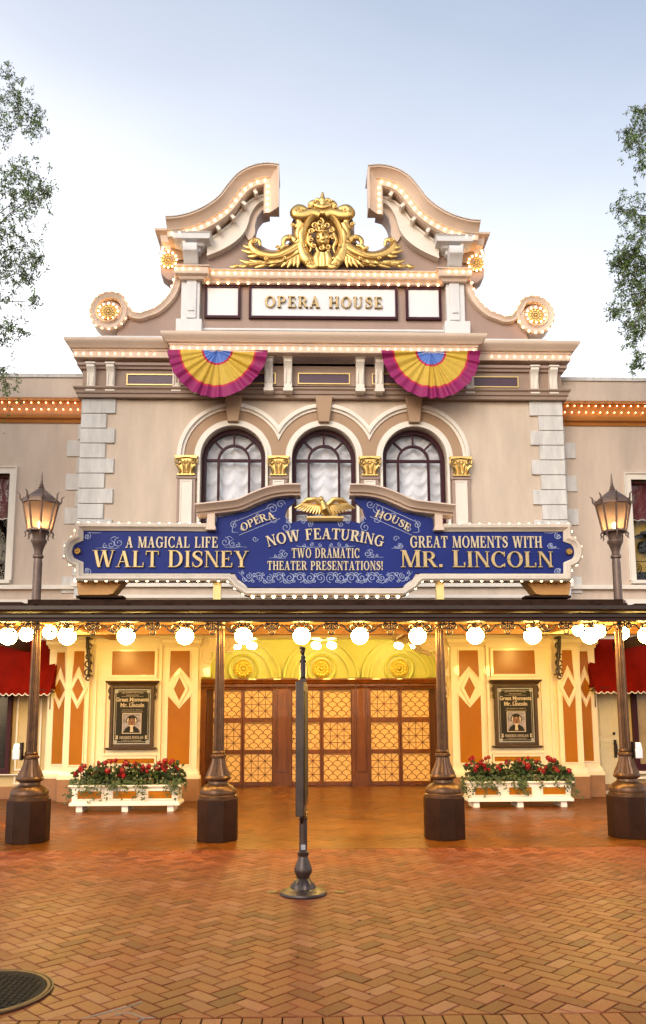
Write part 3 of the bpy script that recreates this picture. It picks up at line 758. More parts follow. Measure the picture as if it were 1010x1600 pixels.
# stepped side cornice, gilded rosette and side scroll
b = MB()
xo = px2(50, 450, -.1)[0]; zo = px2(50, 447, -.1)[1]
b.plan([(-xo+.25, .6), (-xo+.25, .05), (-xa+.2, .05)], [(0, zo-.36), (.05, zo-.36), (.07, zo-.26), (.13, zo-.22), (.15, zo-.08), (.24, zo-.04), (.25, zo), (0, zo)])
b.pair(0, 'side_cornice', 'pink_cornice', OH)
b = MB(); xr, zr = px2(125, 610, 0)
b.prism([(-xr-.16, zr-.26), (-xr-.02, zr-.38), (-xr+.3, zr-.45), (-xr+.3, zr+.5), (-xr-.16, zr+.5), (-xr-.2, zr+.2)], .06, .42); b.pair(0, 'side_corbel', 'attic_tan', OH)
def rosette(mb, cx, cz, r, y, np=10):
    mb.lathey([(r*.9, y), (r*.9, y-.03), (r*.8, y-.05), (r*.7, y-.03), (.001, y-.03)], cx, cz, 28)
    for k in range(np):
        a = 2*math.pi*k/np; mb.sphere((cx+r*.6*math.cos(a), y-.035, cz+r*.6*math.sin(a)), r*.2, 8, 6, 1, .8, 1)
        a += math.pi/np; mb.sphere((cx+r*.34*math.cos(a), y-.04, cz+r*.34*math.sin(a)), r*.13, 8, 6)
    mb.sphere((cx, y-.04, cz), r*.2, 10, 8)
for s in (-1, 1):
    k = MB(); rosette(k, s*xr, zr, .17, .05); k.build('rosette', 'gold_paint', OH)
    for j in range(12):
        a = 2*math.pi*j/12; bulbs.append((s*xr+.165*math.cos(a), -.02, zr+.165*math.sin(a)))
    for j in range(4): bulbs.append((s*(xo-.13+j*.0-.02), -.02-.05*j, zo-.30-.07*j))
# side volutes
sx, sz = m(332, 493, -.05)                 # centre of the volute
cv = [px2(165, 690, -.05), (px2(150, 760, -.05)), px2(120, 820, -.05), px2(60, 880, -.05), px2(0, 905, -.05)]
cv = [(-x, z) for x, z in cv]
vx, vz = -sx, sz
ee = [(-m(505-q[0], q[1], -.05)[0], m(505-q[0], q[1], -.05)[1]) for q in ((220, 494), (211, 491.5), (204.5, 483), (198.5, 471))]
r0 = .385
outer = cat(cv+ee, 5)+[(vx+(r0+.07*max(0, 1-(a-44)/110))*math.cos(R(a)), vz+(r0+.07*max(0, 1-(a-44)/110))*math.sin(R(a))) for a in range(52, 380, 12)]
tail = [(vx+(r0-(r0-.19)*((a-380)/300))*math.cos(R(a)), vz+(r0-(r0-.19)*((a-380)/300))*math.sin(R(a))) for a in range(392, 690, 14)]
b = MB(); b.front(list(reversed(outer)), [(0, -.14), (-.03, -.17), (-.06, -.14), (-.11, -.13), (-.135, -.15), (-.15, -.12), (-.15, .25), (0, .25)])
b.front(list(reversed(tail)), [(0, -.12), (-.02, -.14), (-.04, -.12), (-.04, .05), (0, .05)])
b.pair(0, 'side_volute', 'pink_cornice', OH, smooth=40)
b = MB(); b.lathey([(.25, .2), (.25, -.08), (.001, -.085)], vx, vz, 28)
b.prism([(p[0], min(p[1], 12)) for p in cat(cv+ee[:3], 5)]+[(vx+.25, vz-.05), (vx+.15, 8.95), (-2.80, 8.95), (-2.80, cv[0][1])], -.05, .22)
b.pair(0, 'volute_wall', 'attic_tan', OH)
for s in (-1, 1):
    k = MB(); rosette(k, s*-vx, vz, .17, -.09, 12); k.build('volute_rosette', 'gold_paint', OH)
    for j in range(12):
        a = 2*math.pi*j/12; bulbs.append(((-vx*s)+.19*math.cos(a), -.16, vz+.16*math.sin(a)))
for x, z in along(offs(outer[2:-3], -.0), .14, .05): bulbs += [(x, -.165, z+.0), (-x, -.165, z)]

# gilded crest: cartouche, mask group, foliage
cr = MB()
def C(px, py, Y=-.12): return P(340+px/3.156, 290+py/3.156, Y)
def leafy(pts, w0, w1, w2, y, sq=.55, n=6):
    p = cat([C(*q) for q in pts], n); p3 = y3(p, y); cr.tube(p3, taper(len(p3), w0, w1, w2), 12, sq)
k = 0.0041                                  # metres per zoomed pixel on the crest
# oval frame
cxp, czp = C(518, 265)
ov = [(cxp+.40*math.cos(R(a)), czp+.56*math.sin(R(a))) for a in range(0, 360, 9)]
cr.front(ov, [(-.08, -.10), (-.06, -.17), (0, -.21), (.07, -.17), (.10, -.08), (.10, .0), (-.08, .0)], closed=True)
for s in (-1, 1):
    def M(px, py): return (518+s*(px-518) if s < 0 else px, py)
    def lf(pts, *a, **kw): leafy([(518-s*(518-q[0]), q[1]) for q in pts], *a, **kw)
    # cartouche shoulder scrolls
    lf([(505, 150), (470, 140), (430, 150), (400, 150), (385, 140), (400, 120), (430, 125), (440, 150)], .10, .13, .05, -.16)
    lf([(500, 110), (480, 95), (462, 100), (460, 120), (480, 130)], .10, .07, .03, -.16)
    lf([(395, 150), (402, 190), (385, 210), (372, 195)], .07, .06, .03, -.14)
    lf([(415, 190), (398, 230), (405, 270), (380, 285)], .08, .08, .03, -.14)
    lf([(410, 290), (425, 345), (455, 385), (490, 400)], .09, .12, .06, -.15)
    lf([(490, 400), (470, 410), (450, 398), (448, 375), (468, 368), (478, 385)], .07, .07, .02, -.18)
    lf([(500, 340), (490, 370), (496, 408)], .07, .09, .05, -.19)
    lf([(516, 345), (512, 375), (512, 412)], .06, .06, .05, -.21)
    # big acanthus scroll
    lf([(400, 300), (350, 330), (290, 350), (230, 345), (185, 325), (165, 295), (180, 272), (205, 275), (210, 300)], .10, .085, .03, -.14)
    lf([(385, 275), (365, 262), (340, 262), (325, 280), (332, 300), (352, 295)], .08, .06, .02, -.14)
    lf([(330, 300), (310, 318), (300, 330)], .05, .05, .02, -.16)
    lf([(400, 330), (370, 360), (310, 380), (230, 385), (150, 395), (70, 402)], .09, .07, .02, -.13)
    for (a, c, d, ee) in ((385, 350, 375, 402), (370, 355, 345, 408), (350, 360, 315, 405), (300, 372, 255, 402), (260, 378, 185, 408), (220, 380, 160, 372),
                          (180, 385, 110, 372), (150, 390, 115, 404), (100, 396, 62, 404), (190, 335, 120, 322), (200, 345, 150, 352), (172, 310, 128, 300), (260, 352, 225, 330), (320, 340, 290, 325), (400, 340, 395, 408)):
        lf([(a, c), ((a+d)/2+2, (c+ee)/2+5), (d, ee)], .035, .05, .012, -.15)
    lf([(425, 220), (412, 250), (418, 300)], .06, .07, .04, -.17)
for s in (-1, 1):
    for (px_, py_, r_, a_, tn_) in ((372, 205, 11, 0, 1.3), (350, 268, 12, 90, 1.4), (300, 318, 10, 180, 1.3), (182, 285, 14, 0, 1.4), (452, 118, 10, 90, 1.3), (478, 92, 8, 0, 1.2), (430, 310, 8, 90, 1.2), (448, 395, 13, 200, 1.5), (404, 138, 13, 90, 1.5), (240, 372, 9, 0, 1.2), (330, 372, 10, 120, 1.2)):
        x_, z_ = C(518+s*(518-px_), py_); p_ = spiral(x_, z_, r_*.0041, .006, a_, s*tn_, 20); cr.tube(y3(p_, -.215), taper(21, .020, .009), 7)
    for q_ in ([(395, 305), (345, 335), (290, 356), (232, 352), (188, 330)], [(425, 300), (436, 345), (460, 378)], [(398, 340), (310, 386), (200, 394), (110, 399)]):
        p_ = cat([C(518+s*(518-a_[0]), a_[1]) for a_ in q_], 8); cr.tube(y3(p_, -.185), taper(len(p_), .016, .012, .006), 6)
# fleur at the top
leafy([(518, 130), (518, 90), (518, 70), (518, 42)], .05, .07, .015, -.18)
for s in (-1, 1):
    leafy([(518, 100), (518+s*14, 82), (518+s*30, 78), (518+s*34, 92)], .03, .04, .02, -.18)
    leafy([(518, 110), (518+s*22, 112), (518+s*30, 104)], .03, .04, .015, -.18)
leafy([(485, 110), (518, 118), (550, 110)], .04, .06, .04, -.2)
leafy([(470, 128), (518, 140), (566, 128)], .06, .07, .06, -.17)
# carved stage mask with curling locks in the oval
x, z = C(512, 250)
cr.sphere((x+.03, -.12, z-.06), .17, 18, 14, .95, .8, 1.25)
cr.sphere((x+.03, -.235, z+.03), .10, 14, 8, 1.15, .35, .28); cr.sphere((x+.03, -.235, z-.20), .06, 12, 8, 1.1, .6, .7)
for s in (-1, 1): cr.sphere((x+.03+s*.085, -.22, z-.085), .05, 12, 8, 1, .7, 1)
cr.tube([(x+.03, -.24, z+.03), (x+.03, -.285, z-.06), (x+.03, -.25, z-.075)], [.02, .032, .02], 10)
cr.tube([(x-.03, -.235, z-.125), (x+.03, -.255, z-.145), (x+.09, -.235, z-.125)], [.01, .018, .01], 8)
for i, (dx, dz, r_, a0_, tn) in enumerate(((-.13, .19, .07, 0, 1.3), (-.02, .25, .08, 90, -1.3), (.11, .21, .075, 180, 1.2), (.20, .10, .06, 90, -1.3), (-.20, .06, .065, 0, 1.3), (-.20, -.10, .06, 90, 1.2),
        (.23, -.06, .055, 200, -1.3), (-.15, -.24, .06, 120, 1.3), (.0, -.30, .06, 60, -1.2), (.13, -.26, .06, 200, 1.2), (.04, .14, .05, 0, 1.2), (-.08, .10, .05, 90, -1.2))):
    p = spiral(x+dx, z+dz, r_, .012, a0_, tn, 20); cr.tube(y3(p, -.17 if abs(dx) > .1 else -.2), taper(21, .030, .014), 7, 1.1)
for pts in ([(450, 235), (445, 275), (462, 310), (452, 335)], [(572, 240), (585, 275), (572, 310), (580, 340)], [(480, 300), (500, 335), (520, 350)], [(556, 300), (545, 330), (525, 348)]):
    leafy(pts, .028, .04, .014, -.15, .9)
cr.build('crest', 'gold', OH, smooth=62)
place_bulbs(OH, bulbs, BULB, .020, 100)

# ------------------------------------------------------------------ ground floor front
ZC = 3.06                                   # canopy ceiling
def lozenge_pilaster(cx, x0, x1, Y, s):
    """cream pilaster with tan fields and a lozenge; x0<x1 on the positive side, mirrored by s"""
    zpb, zpt = .40, 2.78
    b = MB(); b.box(x0, x1, Y-.08, Y+.2, .52, ZC-.02)
    b.plan([(x0, Y+.05), (x0, Y-.08), (x1, Y-.08), (x1, Y+.05)], [(0, .40), (.07, .40), (.07, .45), (.045, .47), (.04, .52), (.015, .56), (0, .58)])
    b.plan([(x0, Y+.05), (x0, Y-.08), (x1, Y-.08), (x1, Y+.05)], [(0, 2.80), (.02, 2.80), (.03, 2.85), (.06, 2.88), (.06, 2.94), (.09, 2.97), (.09, 3.0), (0, 3.0)])
    hw = (x1-x0)/2-.10; zl = 2.03; lh = .31; lw = min(.175, (x1-x0)/2-.02)
    xa, xb = cx-hw, cx+hw; y = Y-.08
    zn, zp = zl+lh*.50, zl+lh*1.0
    up_ = [(xa, 2.76), (xa, zn-.02), (cx, zp+.055), (xb, zn-.02), (xb, 2.76)]
    dn_ = [(xa, .66), (xb, .66), (xb, 2*zl-zn+.02), (cx, 2*zl-zp-.055), (xa, 2*zl-zn+.02)]
    for pl_ in (up_, list(reversed(dn_))):
        b.front(pl_, [(0, y-.022), (.026, y-.022), (.026, y-.0005), (0, y-.0005)], closed=True)
    b2 = MB()
    f = .055
    for q in (0, 1, 2, 3):
        p = [(cx, zl+lh), (cx+lw, zl), (cx, zl-lh), (cx-lw, zl)]
        k = (lw-f)/lw; pi = [(cx+(a-cx)*k*.86, zl+(c-zl)*k) for a, c in p]
        a, c = p[q], p[(q+1) % 4]; a2, c2 = pi[q], pi[(q+1) % 4]
        b.prism([a, c, c2, a2], y-.034, y-.0006)
    t = MB()
    t.prism(up_, y-.006, y-.0003); t.prism(dn_, y-.006, y-.0003)
    t.prism([(cx+(a-cx)*.66, zl+(c-zl)*.7) for a, c in ((cx, zl+lh), (cx+lw, zl), (cx, zl-lh), (cx-lw, zl))], y-.012, y-.0004)
    pl = MB(); pl.box(x0-.06, x1+.06, Y-.15, Y+.2, 0, .40)
    if s < 0:
        for mb in (b, t, pl): mb.v = [(-v[0], v[1], v[2]) for v in mb.v]
    po = b.build('pilaster', 'cream_gloss', OH, bevel=.004); t.build('pilaster_field', 'tan_panel', po); pl.build('plinth', 'plinth', po, bevel=.006)
XI0, XI1, XO0, XO1 = 2.36, 2.97, 4.36, 4.80
for s in (-1, 1):
    lozenge_pilaster(2.695, XI0, XI1, 0, s)
    lozenge_pilaster(4.56, XO0, XO1, 0, s)
    lozenge_pilaster(4.985, 4.80, 5.20, .30, s)
# walls between pilasters
b = MB()
b.box(XI1, XO0, .02, .3, .40, ZC); b.box(4.86, 5.3, .5, .7, .0, 3.1)
b.box(XI1, XO0, .0, .0195, 2.90, ZC-.03); frame_rect(b, XI1+.07, XO0-.07, .50, 2.84, .05, -.02, .0195)
xp0, xp1 = m(264, 1035, 0)[0], m(330, 1035, 0)[0]; zp0, zp1 = Zy(1054, 0), Zy(1017, 0)
frame_rect(b, xp0-.05, xp1+.05, zp0-.05, zp1+.05, .05, -.03, .0196)
frame_rect(b, xp0-.13, xp1+.13, .82, zp0-.10, .035, -.025, .0196)
zs0, zs1 = .68, .76
frame_rect(b, xp0-.07, xp1+.07, zs0-.04, zs1+.04, .035, -.025, .0197)
b.pair(0, 'entrance_wall', 'cream_gloss', OH)
b = MB(); b.box(xp0, xp1, -.004, .0198, zp0, zp1); b.pair(0, 'wall_field', 'tan_panel', OH)
b = MB(); b.box(xp0-.035, xp1+.035, -.004, .0198, zs0, zs1); b.pair(0, 'wall_field', 'tan_panel', OH)
b = MB(); b.box(XI1+.061, XO0-.061, -.06, .3, 0, .40); b.pair(0, 'wall_plinth', 'plinth', OH)
# entablature above the entrance
b = MB()
b.plan([(-5.2, .0), (5.2, .0)], [(0, 2.98), (.10, 2.98), (.12, 3.02), (.16, 3.03), (.17, 3.06), (0, 3.06)])
b.box(-XI0, XI0, .0, .34, 2.98, 3.6); b.box(-BW, BW, 0.001, .34, 3.0, 3.099)
b.build('entablature', 'cream_gloss', OH)
# carved scroll brackets in the corners of the opening
def carved(s):
    b = MB(); y = .03
    def q(px, py): # zoomed photo reading -> local
        x, z = P(280+px/3.72, 900+py/3.72, .0); return (x, z)
    def lf(pts, w0, w1, w2, yy=.0):
        p = cat([q(*a) for a in pts], 6); p = [(-a*s*-1 if s < 0 else -a, c) for a, c in p]
        b.tube(y3(p, yy), taper(len(p), w0, w1, w2), 7, .7)
    def fr(x0, y0, x1, y1):
        p = [q(x0, y0), q(x1, y0), q(x1, y1), q(x0, y1)]; p = [(a*s*-1 if s > 0 else a, c) for a, c in p]
        b.prism(p, .02, .10)
    fr(122, 355, 180, 585); fr(180, 355, 320, 440); fr(320, 355, 360, 400)
    def ringy(px, py, r, r2=None):
        x, z = q(px, py); x = -x if s > 0 else x
        b.tube(y3([(x+r*math.cos(R(a)), z+(r2 or r)*math.sin(R(a))) for a in range(0, 361, 20)], .012), .016, 6, .8)
    ringy(168, 460, .11, .16); ringy(168, 460, .05, .09); ringy(250, 400, .15, .10); ringy(250, 400, .08, .05); ringy(152, 385, .07); ringy(152, 385, .03)
    for a in ([(180, 560), (150, 540), (140, 510), (165, 500), (172, 520)], [(185, 600), (165, 580), (140, 600), (150, 630), (175, 620)], [(180, 660), (160, 640), (135, 660), (130, 705)],
              [(185, 590), (180, 640), (165, 680), (128, 712)], [(330, 380), (300, 410), (310, 435), (340, 425)], [(350, 370), (380, 385), (410, 380), (440, 378)],
              [(205, 440), (185, 480), (185, 530), (190, 560)], [(300, 440), (250, 450), (215, 470)], [(140, 560), (160, 560), (175, 580)], [(360, 372), (400, 362), (430, 352)], [(420, 385), (436, 372), (446, 350)]):
        lf(a, .03, .045, .014)
    b.build('carved_bracket', 'cream_gloss', OH)
def lfix():
    pass
for s in (-1, 1): carved(s)
# recessed vestibule
DY = 2.8; VX = 2.78
b = MB()
b.box(-VX-.1, -VX, .2, DY+.3, 0, 3.5); b.box(VX, VX+.1, .2, DY+.3, 0, 3.5); b.box(-VX, VX, .341, DY+.3, 3.42, 3.52)
b.box(-VX, -XI0-.001, .201, .34, 0, 3.42); b.box(XI0+.001, VX, .201, .34, 0, 3.42)
b.build('vestibule', 'cream_gloss', OH)
b = MB(); ZD = 2.33
b.box(-VX, VX, DY, DY+.25, ZD+.001, 3.42)
b.plan([(-VX, DY), (VX, DY)], [(0, 3.28), (.04, 3.28), (.06, 3.33), (.12, 3.36), (.12, 3.40), (0, 3.40)])
SP = 1.735
for c in (-SP, 0, SP):
    for r0, r1, d in ((.795, .845, .085), (.67, .795, .03), (.62, .67, .075)):
        n = 32
        for i in range(n):
            qd = [(r*math.cos(math.pi*t/n), r*math.sin(math.pi*t/n)) for r, t in ((r0, i), (r0, i+1), (r1, i+1), (r1, i))]
            b.prism([(c+u, ZD+.02+v) for u, v in qd], DY-d, DY-.0005)
    b.lathey([(.34, DY-.0006), (.34, DY-.05), (.31, DY-.075), (.27, DY-.05), (.28, DY-.004), (.001, DY-.004)], c, Zy(1045, DY), 32)
for c in (-SP/2, SP/2):
    zt_ = 3.22; b.prism([(c-.55, zt_), (c-.48, zt_-.03), (c, ZD+.62), (c+.48, zt_-.03), (c+.55, zt_), (c+.6, zt_+.02), (c-.6, zt_+.02)], DY-.012, DY-.0004)
b.build('tympanum', 'tympanum', OH, smooth=30)
for c in (-SP, 0, SP):
    k = MB(); rosette(k, c, Zy(1045, DY), .235, DY-.005, 14); k.build('tympanum_rosette', 'rosette_gilt', OH)
# wooden door screen
b = MB()
b.box(-VX, VX, DY+.09, DY+.2, 0, ZD-.1)
for c in (-VX+.12, -SP/2, SP/2, VX-.12):
    hw = .20 if abs(c) < 2 else .12
    b.box(c-hw, c+hw, DY-.06, DY+.0895, 0, ZD-.12)
    if hw > .15:
        b.box(c-.10, c+.10, DY-.09, DY-.0605, .30, 2.1); b.box(c-.14, c+.14, DY-.10, DY-.0607, 0, .28); frame_rect(b, c-.13, c+.13, .32, 2.16, .02, -.10+DY, DY-.0608)
        b.prism([(c-.05, 2.0), (c+.05, 2.0), (c, 2.07)], DY-.105, DY-.0901)
b.plan([(-VX, DY), (VX, DY)], [(0, 2.10), (.07, 2.10), (.08, 2.14), (.10, 2.15), (.10, 2.21), (.14, 2.23), (.16, 2.28), (.18, 2.30), (.18, 2.33), (0, 2.33)])
for i in range(-62, 63): b.box(i*.0445-.012, i*.0445+.012, DY-.135, DY-.1005, 2.155, 2.205)
b.build('door_screen', 'wood', OH)
rows = [(Zy(1221, DY), Zy(1178, DY)), (Zy(1171, DY), Zy(1129, DY)), (Zy(1121, DY), Zy(1079, DY))]
LW = .30
for bi, c in enumerate((-SP, 0, SP)):
    for li, s in enumerate((-1, 1)):
        cx = c+s*.345
        if li == 0: x0, x1 = c-.665+.0, c-.004
        else: x0, x1 = c+.004, c+.665
        f = MB(); y0, y1 = DY-.02, DY+.05
        gx0, gx1 = cx-LW, cx+LW
        f.box(x0, gx0, y0, y1, .01, 2.099); f.box(gx1, x1, y0, y1, .01, 2.099)
        zz = [.01]+[v for r in rows for v in r]+[2.099]
        for i in range(0, len(zz), 2): f.box(gx0, gx1, y0+.001, y1, zz[i], zz[i+1])
        d = f.build('door', 'wood', OH, bevel=.004)
        g = MB(); gr = MB()
        for ri, (z0, z1) in enumerate(rows):
            g.box(gx0, gx1, DY+.03, DY+.04, z0, z1)
            H = z1-z0; W = 2*LW; y = DY+.012
            star = (ri+li+(1 if bi == 1 else (0 if bi == 0 else 1))) % 2 == 0
            if bi == 0: star = (ri+li) % 2 == 1 if False else ((ri == 1) != (li == 1))
            if bi == 1: star = ((ri != 1) != (li == 1))
            if bi == 2: star = ((ri != 1) != (li == 1))
            rr = .0065
            if star:
                for i in range(5):
                    if i in (1, 2, 3): gr.box(gx0+W*i/4-rr, gx0+W*i/4+rr, y-.006, y+.004, z0, z1); gr.box(gx0, gx1, y-.005, y+.003, z0+H*i/4-rr, z0+H*i/4+rr)
                for i in (0, 1):
                    for j in (0, 1):
                        xa_, xb_, za_, zb_ = gx0+W*i/2, gx0+W*(i+1)/2, z0+H*j/2, z0+H*(j+1)/2
                        gr.tube([(xa_, y, za_), (xb_, y, zb_)], rr, 4); gr.tube([(xa_, y+.002, zb_), (xb_, y+.002, za_)], rr, 4)
            else:
                pr_ = W/3
                for j in range(7):
                    zc = z0+H*(j-.42)/6
                    for i in range(-1, 4):
                        xc = gx0+pr_*(i+.5+(j % 2)*.5)
                        pts = [(xc+pr_/2*math.cos(R(a)), zc+H/6*math.sin(R(a))) for a in range(0, 181, 15)]
                        pts = [p for p in pts if gx0-.002 <= p[0] <= gx1+.002 and z0 <= p[1] <= z1+.004]
                        if len(pts) > 1: gr.tube(y3(pts, y), rr, 4)
        g.build('door_glass', 'amber_glass', d); gr.build('door_grille', 'wood', d)
        h = MB(); hx = x1-.05 if li == 0 else x0+.05
        if bi == 1 or True:
            h.sphere((c-s*-.62, DY-.04, 1.02), .018, 8, 6); h.build('door_knob', 'bronze', d)

# chandeliers in the vestibule
def chandelier(x, first=[None]):
    t = thing('chandelier', '', 'chandelier', (x, 1.35, 0), 'globe chandeliers over the doors')
    b = MB(); b.tube([(0, 0, 3.42), (0, 0, 3.10)], .012, 6); b.sphere((0, 0, 3.10), .05, 10, 8); b.lathe([(.07, 3.40), (.07, 3.419)], n=14)
    for k in range(4):
        a = R(35+90*k); ex, ey = .23*math.cos(a), .12*math.sin(a)
        b.tube(cat([(0, 0, 3.10), (ex*.5, ey*.5, 3.05), (ex, ey, 3.09), (ex, ey, 3.03)], 4), .010, 6); b.lathe([(.02, 3.06), (.045, 3.0)], ex, ey, 10)
    b.build('arm', 'gold_paint', t)
    for k in range(4):
        a = R(35+90*k); g = MB(); g.sphere((.23*math.cos(a), .12*math.sin(a), 2.95), .072, 16, 10); g.build('globe', 'small_globe', t)
    return t
for x, lb in ((-1.62, 'small four globe chandelier above the left pair of lattice doors'), (0.02, 'small four globe chandelier above the middle pair of lattice doors'), (1.72, 'small four globe chandelier above the right pair of lattice doors')):
    chandelier(x)['label'] = lb

# ------------------------------------------------------------------ canopy
CAN = thing('entrance_canopy', 'dark metal porch roof on fluted iron columns with scrollwork along its edge', 'canopy', (0, 0, 0))
CX = -.08
CE = 5.6
YF = -5.0
b = MB()
zf0, zf1 = Zy(969, YF), Zy(946, YF)
pr = [(0, zf0), (.03, zf0), (.035, zf0+.035), (.06, zf0+.05), (.06, zf0+.085), (.10, zf0+.10), (.13, zf0+.135), (.15, zf0+.14), (.15, zf1), (.0, zf1)]
b.plan([(-CE, .3), (-CE, YF+.15), (CE, YF+.15), (CE, .3)], pr); b.build('fascia', 'fascia', CAN)
b = MB(); rj = random.Random(4)
b.prismx([(YF+.02, zf1+.001), (-4.3, zf1+.10), (-.02, zf1+.22), (-.02, zf1+.12), (YF+.16, zf1+.001)], -CE, CE)
b.box(CX-3.96, CX+3.96, -4.52, -4.36, zf1+.05, zf1+.145)
for i in range(26):
    x = -CE+.2+i*.44; L = rj.uniform(.2, .6); b.box(x, x+L, YF+.03-rj.uniform(0, .03), -4.5, zf1+.0015, zf1+.02+rj.uniform(.0, .035))
b.build('roof', 'roof_metal', CAN)
b = MB()
b.prismx([(YF+.2, zf1-.035), (-.18, ZC+.001), (-.18, ZC+.02), (YF+.2, zf1-.02)], -CE+.05, CE-.05)
b.build('ceiling', 'ceiling', CAN)
b = MB()
for yy in (YF+.20, -3.2, -1.7):
    b.box(-CE+.05, CE-.05, yy, yy+.09, zf0+.03 if yy < -4 else 2.89, zf1-.034+(ZC-zf1+.03)*(yy-YF)/4.8)
for x in (-3.85, -1.46, 1.46, 3.85): b.prismx([(YF+.3, 2.87), (-.18, 2.93), (-.18, ZC), (YF+.3, zf1-.034)], CX+x-.05, CX+x+.05)
b.build('rafter', 'timber', CAN)
zcap = Zy(972, -4.6)
def column(x, big=False):
    Y0 = -4.56
    ped = MB(); r = .268
    ped.lathe([(r, 0), (r, .50), (r*.985, .515), (.2, .518)], x, Y0, 8, R(22.5))
    ped.build('pedestal', 'pedestal', CAN, smooth=20, bevel=.006)
    b = MB()
    b.lathe([(.245, .515), (.245, .555), (.23, .565), (.235, .60), (.225, .63), (.18, .67), (.155, .685), (.13, .70), (.125, .73), (.165, .755), (.170, .775), (.155, .80)], x, Y0, 28)
    b.lathe([(.158, .795), (.15, .83), (.12, .89), (.095, .96), (.084, 1.02)], x, Y0, 36, 0, .10)
    b.lathe([(.085, 1.018), (.10, 1.03), (.10, 1.055), (.08, 1.07), (.085, 1.09), (.075, 1.11)], x, Y0, 24)
    b.lathe([(.070, 1.10), (.066, 1.6), (.058, 2.3), (.050, zcap-.06)], x, Y0, 32, 0, .14)
    b.lathe([(.055, zcap-.08), (.075, zcap-.05), (.06, zcap-.02), (.085, zcap+.02), (.085, zcap+.05)], x, Y0, 24)
    b.build('column', 'bronze', CAN)
for x in (-3.845, -1.46, 1.43, 3.82): column(CX+.04+x)
# wrought scrolls
zs = zf0+.005
GX = [CX+.03+(i+.5)*.7655 for i in range(-6, 6)]
def scroll_unit(x):
    b = MB(); y = YF+.24; r = .011
    for s in (-1, 1):
        b.tube(y3([(x+s*.03, zs), (x+s*.05, zs-.06)]+spiral(x+s*.105, zs-.075, .055, .018, 90 if s < 0 else 90, s*-1.25 if s < 0 else 1.25*-1, 18)[::-1][0:0]+[(x+s*.03, zs-.10)], y), r, 5)
        b.tube(y3(spiral(x+s*.10, zs-.075, .062, .02, 200 if s > 0 else -20, s*1.4, 22), y), r, 5)
        b.tube(y3(cat([(x+s*.10, zs-.135), (x+s*.17, zs-.11), (x+s*.24, zs-.04), (x+s*.30, zs-.045)], 5), y), taper(16, .012, .009), 5)
    b.build('scroll_bracket', 'iron', CAN)
def trefoil(x):
    b = MB(); y = YF+.24; r = .011
    for s in (-1, 1): b.tube(y3(spiral(x+s*.052, zs-.055, .045, .016, 90, -s*1.2, 20), y), r, 5)
    b.tube(y3([(x, zs), (x, zs-.10)], y), r, 5)
    b.tube(y3([(x+.032*math.cos(R(a)), zs-.125+.036*math.sin(R(a))) for a in range(0, 361, 24)], y), r, 5)
    b.tube(y3([(x-.09, zs-.02), (x+.09, zs-.02)], y), .009, 5)
    b.build('trefoil', 'iron', CAN)
for x in GX: scroll_unit(x)
for i in range(-6, 7): trefoil(CX+.03+i*.7655)
b = MB(); b.box(-CE+.1, CE-.1, YF+.22, YF+.26, zs-.004, zs+.03); b.build('rail', 'iron', CAN)
# long scrolled arms hanging against the outer pilasters
for s in (-1, 1):
    b = MB(); X0 = s*4.33; y = -.30
    b.tube([(X0+s*.04, y, 2.98), (X0+s*.02, y, 2.75), (X0+s*-.02, y, 2.45), (X0, y, 2.25)], [.03, .035, .028, .02], 8)
    for z, r in ((2.80, .05), (2.62, .05), (2.48, .06), (2.33, .06), (2.22, .035)):
        b.tube([(X0+.0+r*math.cos(R(a)), y-.01+.3*r*math.sin(R(a)), z+r*math.sin(R(a))) for a in range(0, 330, 25)], .014, 6)
    b.tube([(X0, y, 2.95), (X0, -.05, 2.95)], .025, 6); b.tube([(X0, y, 2.28), (X0, -.05, 2.28)], .02, 6)
    b.build('hanging_arm', 'iron', CAN)

# globe lamps
def globe_lamp(x, y, z, r, lab, grp):
    t = thing('globe_lamp', lab, 'lamp', (x, y, 0), grp)
    g = MB(); g.sphere((0, 0, z), r, 24, 16); g.build('globe', 'globe', t, smooth=180)
    f = MB(); zt = z+r
    f.lathe([(.055, zt-.022), (.066, zt-.012), (.070, zt+.012), (.05, zt+.03), (.055, zt+.045), (.07, zt+.055), (.06, zt+.075), (.03, zt+.09), (.022, zt+.13), (.022, max(zt+.14, zf0-.01))], 0, 0, 18)
    for k in range(8):
        a = R(45*k); f.tube([(.055*math.cos(a), .055*math.sin(a), zt+.06), (.085*math.cos(a), .085*math.sin(a), zt+.04), (.095*math.cos(a), .095*math.sin(a), zt+.055)], [.014, .016, .006], 5)
    f.build('fitter', 'bronze', t)
    return t
ZG = 2.592
FRONT_LABELS = ['white globe lamp at the far left end of the front row', 'white globe lamp in front of the left red awning edge and corner pilaster', 'white globe lamp hanging before the tan panel over the left poster',
  'white globe lamp hanging before the pilaster right of the left poster', 'white globe lamp just right of the second column from the left', 'white globe lamp directly above the finial of the edge-on banner post',
  'white globe lamp just right of the centre of the front row', 'white globe lamp just left of the third column', 'white globe lamp hanging before the pilaster left of the right poster',
  'white globe lamp hanging before the tan panel over the right poster', 'white globe lamp in front of the right red awning edge and corner pilaster', 'white globe lamp at the far right end of the front row']
for x, lb in zip(GX, FRONT_LABELS): globe_lamp(x, YF+.45, ZG, .113, lb, 'globe lamps in a row under the canopy edge')
